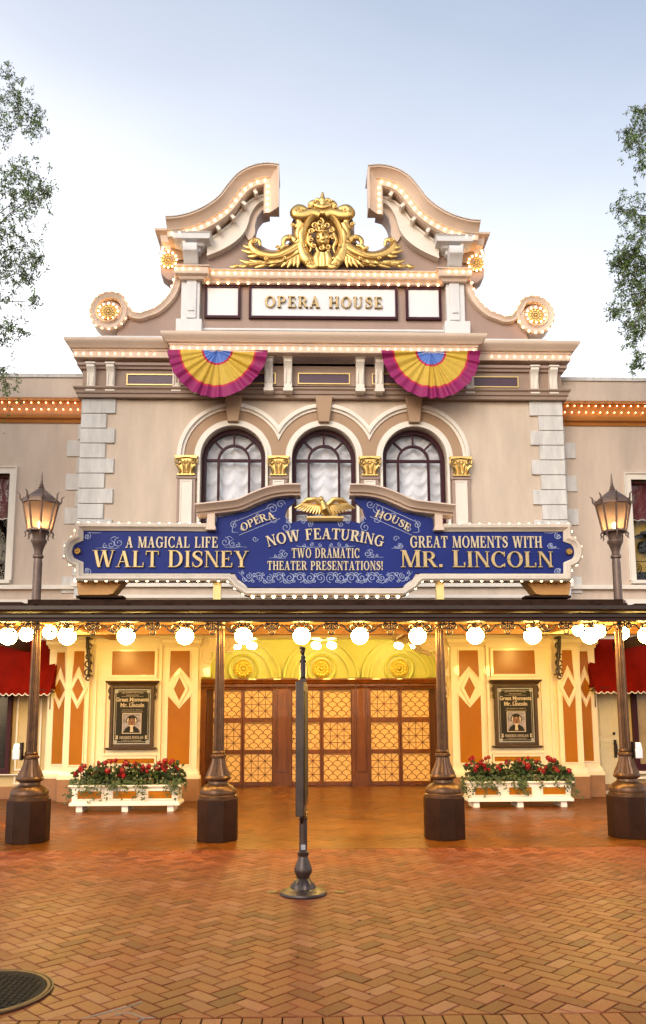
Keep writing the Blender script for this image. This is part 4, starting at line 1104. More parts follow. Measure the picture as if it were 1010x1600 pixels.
for (px, py, Y, lb) in ((42, 991, -3.3, 'white globe lamp partly behind the left end column'), (78, 988, -2.8, 'white globe lamp deeper under the canopy over the left red awning'), (106, 986, -2.2, 'white globe lamp hidden behind a front lamp at the left corner pilaster'),
                        (972, 989, -3.3, 'white globe lamp partly behind the right end column'), (936, 986, -2.8, 'white globe lamp deeper under the canopy over the right red awning'), (905, 984, -2.2, 'white globe lamp just left of the deeper pair at the right corner pilaster')):
    X, Z_ = P(px, py, Y); globe_lamp(X, Y, Z_, .105, lb, 'globe lamps deeper under the canopy')

# ------------------------------------------------------------------ lanterns on the canopy
def lantern():
    t = thing('lantern', 'bronze', 'lantern', (0, 0, 0), 'gas style lanterns on the canopy')
    b = MB()
    b.lathe([(.10, 3.02), (.10, 3.06), (.06, 3.09), (.058, 3.6), (.050, 3.66), (.072, 3.675), (.072, 3.70), (.054, 3.72), (.058, 3.77), (.085, 3.85), (.108, 3.895), (.108, 3.915), (.085, 3.935), (.095, 4.0), (.13, 4.045)], n=16)
    b.build('post', 'lantern_metal', t)
    z0, z1, r0, r1 = 4.045, 4.435, .155, .235
    n = 8
    c = MB()
    for k in range(n):
        a = R(22.5+45*k); a2 = R(22.5+45*(k+1))
        p0 = Vector((r0*math.cos(a), r0*math.sin(a), z0)); p1 = Vector((r1*math.cos(a), r1*math.sin(a), z1))
        c.tube([p0, p1], .014, 5)
        for zz, rr in ((z0, r0), (z1, r1)):
            c.tube([(rr*math.cos(a), rr*math.sin(a), zz), (rr*math.cos(a2), rr*math.sin(a2), zz)], .018, 5)
        q = lambda rr, zz: (rr*math.cos(a), rr*math.sin(a), zz)
        c.tube([q(r1, z1), q(r1+.035, z1+.04), q(r1+.04, z1+.10), q(r1+.075, z1+.13)], [.016, .014, .012, .004], 5)
        c.tube([q(r0, z0), q(r0+.03, z0-.03), q(r0+.02, z0-.08), q(r0+.04, z0-.10)], [.014, .012, .010, .004], 5)
    c.lathe([(.17, z0-.012), (.17, z0+.006), (.10, z0+.012)], n=8, ph=R(22.5))
    c.build('cage', 'lantern_metal', t)
    g = MB()
    g.lathe([(r0-.008, z0+.02), (r1-.008, z1-.01)], n=8, ph=R(22.5)); g.f = g.f[:-2]; g.mi = g.mi[:-2]
    g.build('lantern_glass', 'lantern_glass', t, smooth=10)
    r_ = MB(); r_.lathe([(r1+.01, z1+.005), (r1+.015, z1+.045), (.21, z1+.065), (.205, z1+.08), (.05, z1+.20), (.035, z1+.215)], n=8, ph=R(22.5)); r_.build('lantern_roof', 'lantern_metal', t, smooth=20)
    f = MB(); f.lathe([(.036, z1+.205), (.045, z1+.22), (.026, z1+.24), (.032, z1+.255), (.022, z1+.27), (.016, z1+.33), (.003, z1+.46)], n=12); f.build('finial', 'lantern_metal', t)
    e = MB(); e.sphere((0, 0, z0+.09), .030, 12, 8, 1, 1, 1.4); e.build('flame', 'flame', t)
    return t
l1 = lantern(); l1.location = (-4.035, -4.2, .03); l1['label'] = 'bronze eight sided lantern left of the blue marquee, glowing softly'
l2 = copy_tree(l1); l2.location = (3.945, -4.2, .035); l2['label'] = 'bronze eight sided lantern right of the blue marquee, glowing softly'; l2.rotation_euler.z = .2

# ------------------------------------------------------------------ marquee sign
YS_ = -3.6
SG = thing('marquee_sign', 'wide blue theatre marquee with raised gilt lettering and a border of bulbs', 'sign', (0, 0, 0))
SX = -.09
def sp(px, py): return m(abs(px), py, YS_)
def U(zx, zy):                               # zoomed reading on the right half of the photo -> half width, z
    return m(500+zx/2.405-503.5, 600+zy/2.405, YS_)
lobe_c = U(935, 630); lobe_r = U(985, 630)[0]-lobe_c[0]
oc = [U(490, 470), U(452, 500), U(452, 527)]
out_r = [U(448, 527), U(938, 525), U(938, 572)]+[(lobe_c[0]-.02+lobe_r*math.cos(R(a)), lobe_c[1]+lobe_r*1.22*math.sin(R(a))) for a in range(62, -63, -12)]+[U(938, 690), U(938, 742), U(375, 742)]
out_r += [U(362, 752), U(352, 768), U(330, 780), U(312, 794), U(300, 797)]
bl_b = [U(918, 546), U(918, 592)]+[(lobe_c[0]-.10+.17*math.cos(R(a)), lobe_c[1]+.21*math.sin(R(a))) for a in range(75, -76, -15)]+[U(918, 668), U(918, 711), U(350, 711), U(340, 730), U(318, 745), U(300, 762), U(260, 764)]
top_r = [U(448, 548), U(418, 550), U(415, 503), U(360, 492), U(300, 478), U(240, 450), U(190, 432), U(122, 428), U(120, 440), U(150, 465), U(160, 498), U(140, 523), U(100, 513), U(60, 517)]
ztop_c = top_r[-1][1]
def sm(pl): return [(SX+a, c) for a, c in pl]+[(SX-a, c) for a, c in reversed(pl)]
face = list(reversed(top_r))+[]
half = list(reversed(top_r))+bl_b            # from top centre round to bottom
b = MB(); y0 = YS_
b.prism([(SX+a, c) for a, c in half]+[(SX-a, c) for a, c in reversed(half)], y0, y0+.09)
b.build('sign_face', 'blue', SG)
# backing body a little larger so the frame has thickness
pts = [(SX+a, c) for a, c in out_r]
fr = MB()
fr.front(pts, [(.0, y0-.05), (.0, y0+.14), (-.02, y0+.16), (-.02, y0+.16), (-.112, y0+.16), (-.112, y0-.02), (-.085, y0-.035), (-.06, y0-.075), (-.03, y0-.08)])
fr.mirror(SX)
xb = out_r[-1][0]; zb_ = out_r[-1][1]
fr.front([(SX+xb, zb_), (SX-xb, zb_)], [(.0, y0-.05), (.0, y0+.14), (-.112, y0+.14), (-.112, y0-.02), (-.085, y0-.035), (-.06, y0-.075), (-.03, y0-.08)])
fr.build('sign_frame', 'sign_cream', SG, smooth=40)
# curved cornices over the marquee
cvt = [U(488, 467), U(440, 462), U(380, 455), U(330, 447), U(280, 425), U(220, 403), U(160, 393), U(100, 392)]
cvt = cat([(SX+a, c) for a, c in cvt], 5)
b = MB(); b.front(list(reversed(cvt)), [(0, y0-.26), (-.02, y0-.27), (-.04, y0-.24), (-.07, y0-.19), (-.10, y0-.17), (-.10, y0-.12), (-.135, y0-.11), (-.135, y0+.12), (0, y0+.12)])
xk = U(433, 530)[0]; zk0, zk1 = U(433, 555)[1], U(433, 500)[1]
b.box(SX+xk-.055, SX+xk+.055, y0-.11, y0+.1, zk0, zk1+.03); b.box(SX+xk-.07, SX+xk+.07, y0-.13, y0+.09, zk0-.0005, zk0+.05)
b.pair(SX, 'sign_cornice', 'pink_cornice', SG, smooth=40)
b = MB(); xl = U(62, 510)[0]; b.plan([(SX-xl, y0+.1), (SX-xl, y0-.02), (SX+xl, y0-.02), (SX+xl, y0+.1)], [(0, ztop_c-.01), (.03, ztop_c), (.06, ztop_c+.04), (.06, ztop_c+.06), (0, ztop_c+.07)])
b.build('eagle_ledge', 'gold_paint', SG)
# eagle
e = MB(); ex, ez = P(508, 795, YS_-.05); ez0 = ztop_c+.07
e.tube([(ex+.06, y0-.03, ez0+.02), (ex, y0-.06, ez0+.10), (ex-.03, y0-.05, ez0+.19), (ex-.045, y0-.06, ez0+.235)], [.05, .085, .055, .035], 10)
e.sphere((ex-.06, y0-.07, ez0+.25), .042, 10, 8); e.tube([(ex-.09, y0-.08, ez0+.25), (ex-.125, y0-.085, ez0+.235), (ex-.13, y0-.085, ez0+.215)], [.02, .014, .004], 6)
for s in (-1, 1):
    for k in range(9):
        t_ = k/8; bx, bz = ex+s*(.04+.20*t_), ez0+.16+.03*t_-.02*abs(t_-.4)
        L = .17+.05*t_; a = R(-75+50*t_)
        e.tube([(bx, y0-.05, bz), (bx+s*math.cos(a)*L*.5, y0-.07, bz+math.sin(a)*L*.5+.03), (bx+s*math.cos(a)*L, y0-.06, bz+math.sin(a)*L+.03)], [.026, .028, .010], 6, .6)
    e.tube([(ex+s*.03, y0-.06, ez0+.15), (ex+s*.13, y0-.075, ez0+.24), (ex+s*.26, y0-.06, ez0+.235), (ex+s*.36, y0-.05, ez0+.17)], [.04, .045, .04, .012], 8, .8)
    e.tube([(ex+s*.02, y0-.05, ez0+.05), (ex+s*.04, y0-.07, ez0+.01)], [.03, .02], 6)
for k in range(5): e.tube([(ex+.04, y0-.04, ez0+.06), (ex+.16+.01*k, y0-.05, ez0-.015+.02*k)], [.03, .014], 6, .6)
e.build('eagle', 'gold', SG)
for s in (-1, 1):
    k = MB(); rosette(k, SX+s*(lobe_c[0]-.02), lobe_c[1], .055, y0-.002, 7); k.build('boss', 'gold', SG)
# lettering
def PP(px, py): return P(px, py, y0)
def word(t, xa, xb, yb, yt, mt, dep=.03, sp_=.06, y=y0-.001):
    b = MB(); X0, Z0 = PP(xa, yb); X1, _ = PP(xb, yb); h = PP(xa, yt)[1]-Z0
    text(b, t, X1-X0, h, lambda u, v: ((X0+X1)/2+u, Z0+v), y, dep, sp_)
    b.build('lettering', mt, SG, smooth=20)
word('A MAGICAL LIFE', 197, 341, 856, 839, 'letter_cream', .02, .10)
word('GREAT MOMENTS WITH', 641, 847, 856, 838, 'letter_cream', .02, .10)
word('TWO DRAMATIC', 456, 562, 872, 857, 'letter_cream', .02, .10)
word('THEATER PRESENTATIONS!', 418, 599, 891, 877, 'letter_cream', .02, .10)
def capline(t, xa, xb, yb, ys, yc, bigs):
    # small caps with tall initials
    b = MB(); X0, Z0 = PP(xa, yb); X1, _ = PP(xb, yb); hs = PP(xa, ys)[1]-Z0; hc = PP(xa, yc)[1]-Z0; rt = hc/hs
    tw = sum((GL[c][0]+.05)*(rt if i in bigs else 1) for i, c in enumerate(t)); k = (X1-X0)/tw; u = X0
    for i, c in enumerate(t):
        q = rt if i in bigs else 1; hh = hc if i in bigs else hs
        for j, pl in enumerate(GL[c][1]): b.prism([(u+a*k*q, Z0+v*hh) for a, v in pl], y0-.036-.0004*(j % 9), y0-.001)
        u += (GL[c][0]+.05)*k*q
    b.build('lettering', 'gold_letter', SG, smooth=20, bevel=.006)
capline('WALT DISNEY', 145, 390, 887, 861, 860, (0, 5))
capline('MR. LINCOLN', 626, 866, 887, 862, 860, (0, 4))
# arched line
b = MB(); (ax, az), (bx, bz), (mx_, mz) = PP(420, 855), PP(597, 855), PP(508, 843)
Wd = bx-ax; sag = mz-az; Rr = (Wd*Wd/4+sag*sag)/(2*sag); hN = PP(508, 826)[1]-mz
def archfn(u, v):
    th = u/Rr*1.02; return ((ax+bx)/2+(Rr+v)*math.sin(th), mz-Rr+(Rr+v)*math.cos(th))
text(b, 'NOW FEATURING', Wd*1.0, hN, archfn, y0-.001, .025, .07); b.build('lettering', 'letter_cream', SG, smooth=20)
for t_, p0, p1, hpx in (('OPERA', (378, 829), (430, 808), 12), ('HOUSE', (586, 805), (640, 829), 12)):
    b = MB(); a = Vector(PP(*p0)); c = Vector(PP(*p1)); d = (c-a); L = d.length; d.normalize(); nn = Vector((-d.y, d.x)); hh = hpx*.0093; mid = (a+c)/2
    text(b, t_, L, hh, lambda u, v: tuple(mid+d*u+nn*v+nn*(-.03*(2*u/L)**2)), y0-.001, .022, .05); b.build('lettering', 'letter_cream', SG, smooth=20)
    for off in (-.05, hh+.05):
        q = MB(); q.tube(y3([tuple(a-d*.06+nn*off), tuple(c+d*.06+nn*off)], y0-.004), .005, 4); q.build('filigree', 'filigree', SG)
# filigree scrolls
fl = MB(); FR = .0048
def fs(px, py, r, a0, turns, w=1.):
    x, z = PP(px, py); fl.tube(y3(spiral(x, z, r*.0093, r*.0093*.15, a0, turns, 22), y0-.004), FR*w, 4)
def fc(*pts):
    p = cat([PP(*q) for q in pts], 6); fl.tube(y3(p, y0-.004), taper(len(p), FR*.6, FR*1.1, FR*.4), 4)
def flourish(px, py, s, k=1.):               # small scroll group opening to side s
    fs(px, py, 8*k, 90 if s > 0 else 90, -s*1.4); fs(px+s*12*k, py+3*k, 6*k, 90, s*1.3); fs(px+s*21*k, py+5*k, 4*k, 90, -s*1.2)
    fc((px-s*2*k, py+8*k), (px+s*10*k, py+9*k), (px+s*22*k, py+8*k), (px+s*36*k, py+8.5*k)); fc((px+s*2*k, py-7*k), (px+s*8*k, py-9*k), (px+s*14*k, py-4*k))
flourish(186, 848, -1); flourish(352, 847, 1, .95); flourish(446, 866, -1, .7); flourish(574, 865, 1, .7); flourish(628, 853, -1, .45); flourish(858, 853, 1, .45)
for (cx_, cy_, s, q) in ((137, 838, 1, 1), (137, 893, 1, -1), (872, 838, -1, 1), (872, 893, -1, -1)):
    fs(cx_, cy_, 6, 90*q, s*q*-1.5); fc((cx_+s*3, cy_-q*6), (cx_+s*12, cy_-q*5), (cx_+s*22, cy_-q*5.5)); fs(cx_-s*1, cy_+q*2, 3.5, 0, 1.2)
for s in (-1, 1):
    c = 509
    fs(c+s*83, 795, 9, 180, s*1.5); fs(c+s*70, 788, 7, 0, -s*1.4); fs(c+s*62, 824, 8, 90, s*1.4); fs(c+s*50, 833, 6, 0, -s*1.3); fs(c+s*105, 806, 5, 0, s*1.3); fs(c+s*110, 842, 5, 0, s*1.2); fs(c+s*143, 820, 6, 90, -s*1.5); fs(c+s*131, 826, 4, 90, s*1.3); fs(c+s*80, 812, 7, 90, -s*1.3); fs(c+s*58, 812, 5, 0, s*1.2)
    fc((c+s*140, 812), (c+s*146, 830), (c+s*136, 832))
    fs(c+s*24, 819, 5, 90, s*1.4); fs(c+s*34, 815, 4, 90, -s*1.3); fs(c+s*34, 853, 3, 90, s*1.2); fs(c+s*8, 852, 3, 90, -s*1.2); fs(c+s*22, 851, 3.5, 90, s*1.2)
    fc((c+s*46, 853), (c+s*30, 855), (c+s*4, 855))
    for k in range(8):
        px = c+s*(8+k*16.0); r = 7.5-.35*k*(1 if k > 4 else .3)
        py = 903 if k < 7 else 900
        fs(px, py, r, 90 if k % 2 else -90, s*(1.5 if k % 2 else -1.5)); fs(px+s*7, py+(5 if k % 2 else -5), 4, 0, s*1.2); fs(px+s*9, py-(5 if k % 2 else -5), 3, 90, -s*1.2)
        fc((px-s*6, py+(6 if k % 2 else -6)), (px+s*2, py+(8 if k % 2 else -8)), (px+s*10, py), (px+s*16, py+(-7 if k % 2 else 7)))
fl.build('filigree', 'filigree', SG)
# supports
b = MB()
for px in (340, 687):
    X, _ = P(px, 915, YS_+.1); b.box(X-.055, X+.055, YS_+.05, YS_+.14, zf1+.02, 3.6)
b.build('support_post', 'post_yellow', SG)
sb = []
for x, z in along([(SX+a, c) for a, c in [U(448, 521)]+out_r[0:-1]], .144, .05): sb.append((x, y0-.055, z))
# bulbs sit on the outer rim
sb2 = []
path_o = [(SX+a, c) for a, c in out_r]
for x, z in along(offs(path_o, -.012), .146, .03): sb2 += [(x, y0-.03, z), (2*SX-x, y0-.03, z)]
n = int(2*xb/.146)
for i in range(n): sb2.append((SX-xb+(i+.5)*2*xb/n, y0-.03, zb_-.012))
place_bulbs(SG, sb2, BULB_SIGN, .026, 100)

# flood light housings behind the marquee
for s, lb in ((-1, 'orange metal box under the left end of the marquee'), (1, 'orange metal box under the right end of the marquee')):
    X, Z_ = m(347, 918, -3.3); t = thing('floodlight_box', lb, 'light box', (s*X+CX, -3.3, 0), 'light boxes behind the marquee')
    b = MB(); z0 = Zy(932, -3.3); z1 = Zy(900, -3.3)
    b.prism([(-.30, z0), (.12, z0), (.20, z0+.02), (.42, z1), (-.36, z1)] if s < 0 else [(.30, z0), (-.12, z0), (-.20, z0+.02), (-.42, z1), (.36, z1)], -.14, .14); b.build('housing', 'box_orange', t, bevel=.01)
    b = MB(); b.box(-.34, .34, -.12, .12, z0-.03, z0-.001); b.build('base', 'roof_metal', t)

# ------------------------------------------------------------------ buntings
def bunting(cx, lab):
    t = thing('bunting', lab, 'bunting', (cx, -.58, 8.43), 'fan buntings under the cornice')
    NP = 12; NA = NP*12; jt = cx
    def radial(r0, r1, nr, name, mt, lift=0, scal=0):
        b = MB(); vs = []
        for j in range(nr+1):
            r = r0+(r1-r0)*j/nr
            for i in range(NA+1):
                u = i/NA; a = math.pi+math.pi*u
                uu = u+.012*math.sin(u*19+jt)+.008*math.sin(u*43+jt*2); tri = .5+.5*math.sin(uu*NP*2*math.pi); tri = tri**1.5*(.75+.35*math.sin(u*11+jt))
                pleat = (.010+.085*(r/.98))*tri
                rr = r*(1+.010*math.sin(uu*NP*2*math.pi+.6)*(r/.98)+.012*math.sin(u*9+jt))
                sagx = .035*math.sin(u*7.3)*(r/.98)
                vs.append((rr*math.cos(a)*.98+sagx*.3, -pleat-lift-.06*(r/.98)**2*math.sin(math.pi*u), rr*math.sin(a)*1.0))
        b.add(vs, [(j*(NA+1)+i, j*(NA+1)+i+1, (j+1)*(NA+1)+i+1, (j+1)*(NA+1)+i) for j in range(nr) for i in range(NA)])
        b.build(name, mt, t, smooth=60)
    radial(.0, .265, 4, 'blue_centre', 'bunting_blue')
    radial(.265, .305, 1, 'red_ring', 'hot_red')
    radial(.305, .715, 8, 'yellow_band', 'bunting_yellow')
    radial(.715, .755, 1, 'red_ring', 'hot_red')
    radial(.755, .965, 5, 'magenta_band', 'magenta', 0, 1)
bunting(m(167, 545, -.6)[0]*-1, 'pleated magenta and yellow fan bunting hanging left of the central cornice brackets')
bunting(m(167, 545, -.6)[0], 'pleated magenta and yellow fan bunting hanging right of the central cornice brackets')

# ------------------------------------------------------------------ posters
def bf_text(txt, height, x, z, y, bold, wscale=1., mt='poster_cream', parent=None, name='lettering'):
    c = bpy.data.curves.new('t', 'FONT'); c.body = txt; c.size = height; c.align_x = 'CENTER'; c.offset = bold; c.extrude = .001; c.resolution_u = 3
    o = bpy.data.objects.new('t', c); COL.objects.link(o)
    bpy.context.view_layer.update()
    me = bpy.data.meshes.new_from_object(o.evaluated_get(bpy.context.evaluated_depsgraph_get()))
    bpy.data.objects.remove(o)
    me.transform(Matrix(((wscale, 0, 0, x), (0, 0, -1, y), (0, 1, 0, z), (0, 0, 0, 1))))
    me.name = name; me.materials.clear(); me.materials.append(MAT[mt])
    q = bpy.data.objects.new(name, me); COL.objects.link(q); q.parent = parent
    return q
def poster(cx, lab):
    t = thing('poster_case', lab, 'poster', (cx, -.03, 0), 'framed posters beside the entrance')
    za, zb = Zy(1170, -.1), Zy(1070, -.1); hw = .40
    f = MB()
    f.box(-hw, hw, -.02, .03, za+.04, zb)
    for s in (-1, 1):
        f.box(s*hw-.055 if s > 0 else -hw-.0, s*hw if s > 0 else -hw+.055, -.07, -.0205, za+.04, zb)
    f.box(-hw+.056, hw-.056, -.07, -.0205, zb-.05, zb-.001); f.box(-hw+.056, hw-.056, -.07, -.0205, za+.041, za+.08)
    f.plan([(-hw-.01, .03), (-hw-.01, -.07), (hw+.01, -.07), (hw+.01, .03)], [(0, zb+.001), (.02, zb+.001), (.03, zb+.03), (.06, zb+.05), (.075, zb+.07), (.075, zb+.085), (0, zb+.085)])
    f.plan([(-hw-.01, .03), (-hw-.01, -.07), (hw+.01, -.07), (hw+.01, .03)], [(0, za), (.03, za), (.05, za+.015), (.05, za+.039), (0, za+.039)])
    for s in (-1, 1): f.tube(y3(cat([(s*(hw+.0), zb-.02), (s*(hw+.03), zb-.10), (s*(hw+.005), zb-.16), (s*(hw+.02), zb-.22), (s*hw, zb-.26)], 4), -.045), .022, 6)
    f.build('frame', 'plinth', t, bevel=.004).data.materials[0] = MAT['case_wood']
    y = -.022; pz0, pz1 = za+.10, zb-.07; pw = hw-.065
    p = MB(); p.box(-pw, pw, y-.004, y, pz0, pz1); sh = p.build('poster_sheet', 'poster_gray', t)
    y -= .004; H = pz1-pz0
    p = MB(); q = pw-.02; e = .05
    p.prism([(-q+e, pz0+.02), (q-e, pz0+.02), (q-e, pz0+.02+e), (q, pz0+.02+e), (q, pz1-.02-e), (q-e, pz1-.02-e), (q-e, pz1-.02), (-q+e, pz1-.02), (-q+e, pz1-.02-e), (-q, pz1-.02-e), (-q, pz0+.02+e), (-q+e, pz0+.02+e)], y-.002, y-.0002)
    p.build('poster_ground', 'poster_black', sh); y -= .002
    p = MB(); frame_rect(p, -q+.02, q-.02, pz0+.042, pz1-.042, .005, y-.001, y-.0001)
    def ln(tx, w, h, z, arch=0, sp=.06): text(p, tx, w, h, lambda u, v: (u, z+v-arch*(2*u/w)**2), y-.0003, .0008, sp)
    ln('THE DISNEYLAND STORY', pw*1.2, .022, pz0+H*.93, .012, .1)
    ln('PRESENTING', pw*.7, .016, pz0+H*.885, 0, .1)
    ln('FREDERICK DOUGLASS', pw*1.30, .048, pz0+H*.095, 0, .08)
    for z in (.865, .675, .585): p.box(-pw*.6, pw*.6, y-.001, y-.0002, pz0+H*z, pz0+H*z+.004)
    ln('THE LEGENDS OF AMERICA', pw*1.1, .014, pz0+H*.615, 0, .1)
    ln('A SPECIAL ATTRACTION', pw*1.1, .014, pz0+H*.06, 0, .1)
    # portrait medallion frame
    x1, z0, z1 = .175, pz0+H*.19, pz0+H*.565
    frame_rect(p, -x1, x1, z0, z1, .012, y-.001, y-.0001)
    for s in (-1, 1): p.prism([(s*.25, pz0+H*.085), (s*.29, pz0+H*.10), (s*.27, pz0+H*.125), (s*.29, pz0+H*.15), (s*.25, pz0+H*.16)], y-.001, y-.0001)
    p.build('lettering', 'poster_cream', sh, smooth=0)
    for tx, h, z, ws, bo in (('Great Moments', .098, .785, .96, .003), ('with', .034, .752, 1, .001), ('Mr. Lincoln', .100, .682, .96, .003)):
        o = bf_text(tx, h, 0, pz0+H*z-.006, y-.0006, bo, ws, 'poster_cream', sh)
    zc = (z0+z1)/2
    p = MB(); p.box(-x1+.013, x1-.013, y-.0012, y-.0002, z0+.013, z1-.013); p.build('portrait_ground', 'portrait_paint', sh)
    p = MB(); yy = y-.0012
    p.prism([(-x1+.02, z0+.015), (x1-.02, z0+.015), (.12, z0+.09), (.05, zc-.05), (-.05, zc-.05), (-.12, z0+.09)], yy-.002, yy-.0001)
    p.prism([(x*1.0, z) for x, z in arc(0, zc+.045, .105, -20, 200, 20)], yy-.002, yy-.0001)
    p.build('portrait_coat', 'poster_black', sh)
    p = MB(); p.sphere((0, yy, zc+.02), .066, 14, 10, 1, .06, 1.3); p.build('portrait_face', 'skin', sh)
    p = MB(); p.prism([(-.03, z0+.03), (.03, z0+.03), (.02, zc-.06), (-.02, zc-.06)], yy-.003, yy-.0021)
    p.prism(arc(0, zc-.035, .045, 180, 360, 10, .035), yy-.007, yy-.0022)
    for s in (-1, 1): p.prism([(s*.075, zc+.0), (s*.09, zc+.05), (s*.07, zc+.1), (s*.055, zc+.09), (s*.062, zc+.03)], yy-.006, yy-.0023)
    p.build('portrait_pale_parts', 'poster_cream', sh)  # pale shirt front, beard and side hair of the printed figure
    p = MB()
    for s in (-1, 1): p.box(s*.026-.012, s*.026+.012, yy-.0075, yy-.003, zc+.033, zc+.041)
    p.prism([(-.008, zc-.005), (.008, zc-.005), (.004, zc+.03), (-.004, zc+.03)], yy-.0078, yy-.003); p.box(-.02, .02, yy-.0079, yy-.003, zc-.024, zc-.019)
    p.build('portrait_features', 'poster_black', sh)
mat('portrait_paint', (.34, .30, .36), .5, var=.1, scale=14, col2=(.06, .07, .12))
mat('case_wood', (.060, .032, .016), .45, spec=.3, var=.2, scale=8)
xp_ = m(301, 1120, -.1)[0]
poster(-xp_, 'framed black theatre poster on the panel wall left of the entrance')
poster(xp_, 'framed black theatre poster on the panel wall right of the entrance')

# ------------------------------------------------------------------ flower boxes
def planter(cx, cy_, lab, seed):
    rnd = random.Random(seed)
    t = thing('flower_box', lab, 'planter', (cx, cy_, 0), 'white flower boxes by the entrance')
    hw, d, z0, z1 = .86, .23, .10, .43
    b = MB(); b.box(-hw, hw, -d, d, z0, z1)
    b.plan([(-hw, d), (-hw, -d), (hw, -d), (hw, d)], [(0, z0-.0005), (.035, z0-.0005), (.035, z0+.04), (.01, z0+.06), (0, z0+.06)])
    b.plan([(-hw, d), (-hw, -d), (hw, -d), (hw, d)], [(0, z1-.06), (.015, z1-.06), (.02, z1-.04), (.05, z1-.025), (.05, z1+.0), (0, z1+.0)])
    n = 3; w_ = 2*hw/n
    for i in range(n):
        a, c = -hw+i*w_+.07, -hw+(i+1)*w_-.07; frame_rect(b, a, c, z0+.085, z1-.075, .025, -d-.016, -d-.0005)
    b.build('box', 'white_paint', t, bevel=.004)
    b = MB()
    for i in range(n):
        a, c = -hw+i*w_+.095, -hw+(i+1)*w_-.095; b.box(a, c, -d-.006, -d-.0003, z0+.11, z1-.10)
    b.build('field', 'tan_panel', t)
    for x in (-hw+.12, 0, hw-.12):
        b = MB(); b.box(x-.05, x+.05, -d+.02, d-.02, 0, z0-.001); b.build('foot', 'white_paint', t)
    b = MB(); b.box(-hw+.02, hw-.02, -d+.02, d-.02, z1-.02, z1+.005); b.build('soil', 'soil', t)
    lf = MB()
    def leaf(mb, c, r, nrm, k=7):
        nrm = Vector(nrm).normalized(); a = nrm.orthogonal().normalized(); b_ = nrm.cross(a); q = rnd.uniform(0, 6.28); vs = [Vector(c)]
        for i in range(k):
            an = q+2*math.pi*i/k; rr = r*(.8+.35*(i % 2)); vs.append(Vector(c)+a*rr*math.cos(an)+b_*rr*math.sin(an)+nrm*.22*r*rnd.uniform(-.4, 1))
        mb.add(vs, [(0, 1+i, 1+(i+1) % k) for i in range(k)])
    plants = [(rnd.uniform(-hw+.08, hw-.06), rnd.uniform(-.14, .14), rnd.uniform(.22, .38)) for _ in range(30)]
    st_ = MB(); bl = []
    for (x, y, h) in plants:
        for _ in range(46):
            a = rnd.uniform(0, 6.28); q = rnd.uniform(0, 1); rr = .17*math.sqrt(rnd.random()); zz = z1+.02+h*q*(1-.5*(rr/.17)**2)
            leaf(lf, (max(-hw-.06, min(hw+.06, x+rr*math.cos(a))), y+rr*math.sin(a), zz), rnd.uniform(.022, .042), (rnd.uniform(-.7, .7), rnd.uniform(-1.1, .3), rnd.uniform(.3, 1)))
        st_.tube([(x, y, z1), (x+rnd.uniform(-.03, .03), y, z1+h)], .006, 5)
    lf.build('geranium_leaves', 'leaf_green', t, smooth=0)
    iv = MB()
    for k in range(30):
        x0_ = rnd.uniform(-hw-.03, hw+.03); side = rnd.random() < .18
        y0_ = -d-.045; L = rnd.uniform(.03, .16) if rnd.random() < .75 else rnd.uniform(.15, .30)
        if side: x0_ = rnd.choice((-1, 1))*(hw+.06); y0_ = rnd.uniform(-d, d*.3); L = rnd.uniform(.15, .34)
        p = [(x0_, y0_+.06 if not side else y0_, z1+.035)]
        for i in range(1, 7): p.append((x0_+rnd.uniform(-.03, .03)+.02*i*rnd.uniform(-1, 1), y0_-.012-rnd.uniform(0, .02), z1+.02-L*i/6))
        iv.tube(p, .0025, 3)
        for i in range(int(10+L*70)):
            q = p[rnd.randrange(len(p))]; leaf(iv, (q[0]+rnd.uniform(-.03, .03), q[1]-rnd.uniform(0, .03), q[2]+rnd.uniform(-.02, .03)), rnd.uniform(.010, .020), (rnd.uniform(-.5, .5), -1, rnd.uniform(-.2, .9)), 5)
    for k in range(190):
        leaf(iv, (rnd.uniform(-hw-.05, hw+.05), -d-rnd.uniform(-.03, .05), z1+rnd.uniform(.0, .10)), rnd.uniform(.012, .024), (rnd.uniform(-.5, .5), -1, rnd.uniform(0, .9)), 5)
    iv.build('trailing_ivy', 'ivy', t, smooth=0)
    # blooms
    for k in range(38):
        x = -hw-.03+(2*hw+.06)*rnd.random(); z = z1+rnd.uniform(.14, .40); y = rnd.uniform(-.25, .0)
        r = rnd.uniform(.026, .055); fb = MB()
        for i in range(int(16)):
            v = Vector((rnd.gauss(0, 1), rnd.gauss(0, 1), rnd.gauss(0, 1))).normalized(); leaf(fb, Vector((x, y, z))+v*r*.8, r*.55, v, 5)
        fb.sphere((x, y, z), r*.7, 8, 6)
        fb.build('bloom', 'bloom_red', t, smooth=0); st_.tube([(x+rnd.uniform(-.04, .04), y+.04, z1), (x, y, z)], .0045, 5)
    st_.build('stem', 'leaf_green', t)
gl = Gd(194, 1269); gr = Gd(815, 1262)
planter(gl[0], gl[1]+.26, 'white panelled flower box of red geraniums under the left poster', 21)
planter(gr[0], gr[1]+.26, 'white panelled flower box of red geraniums under the right poster', 22)

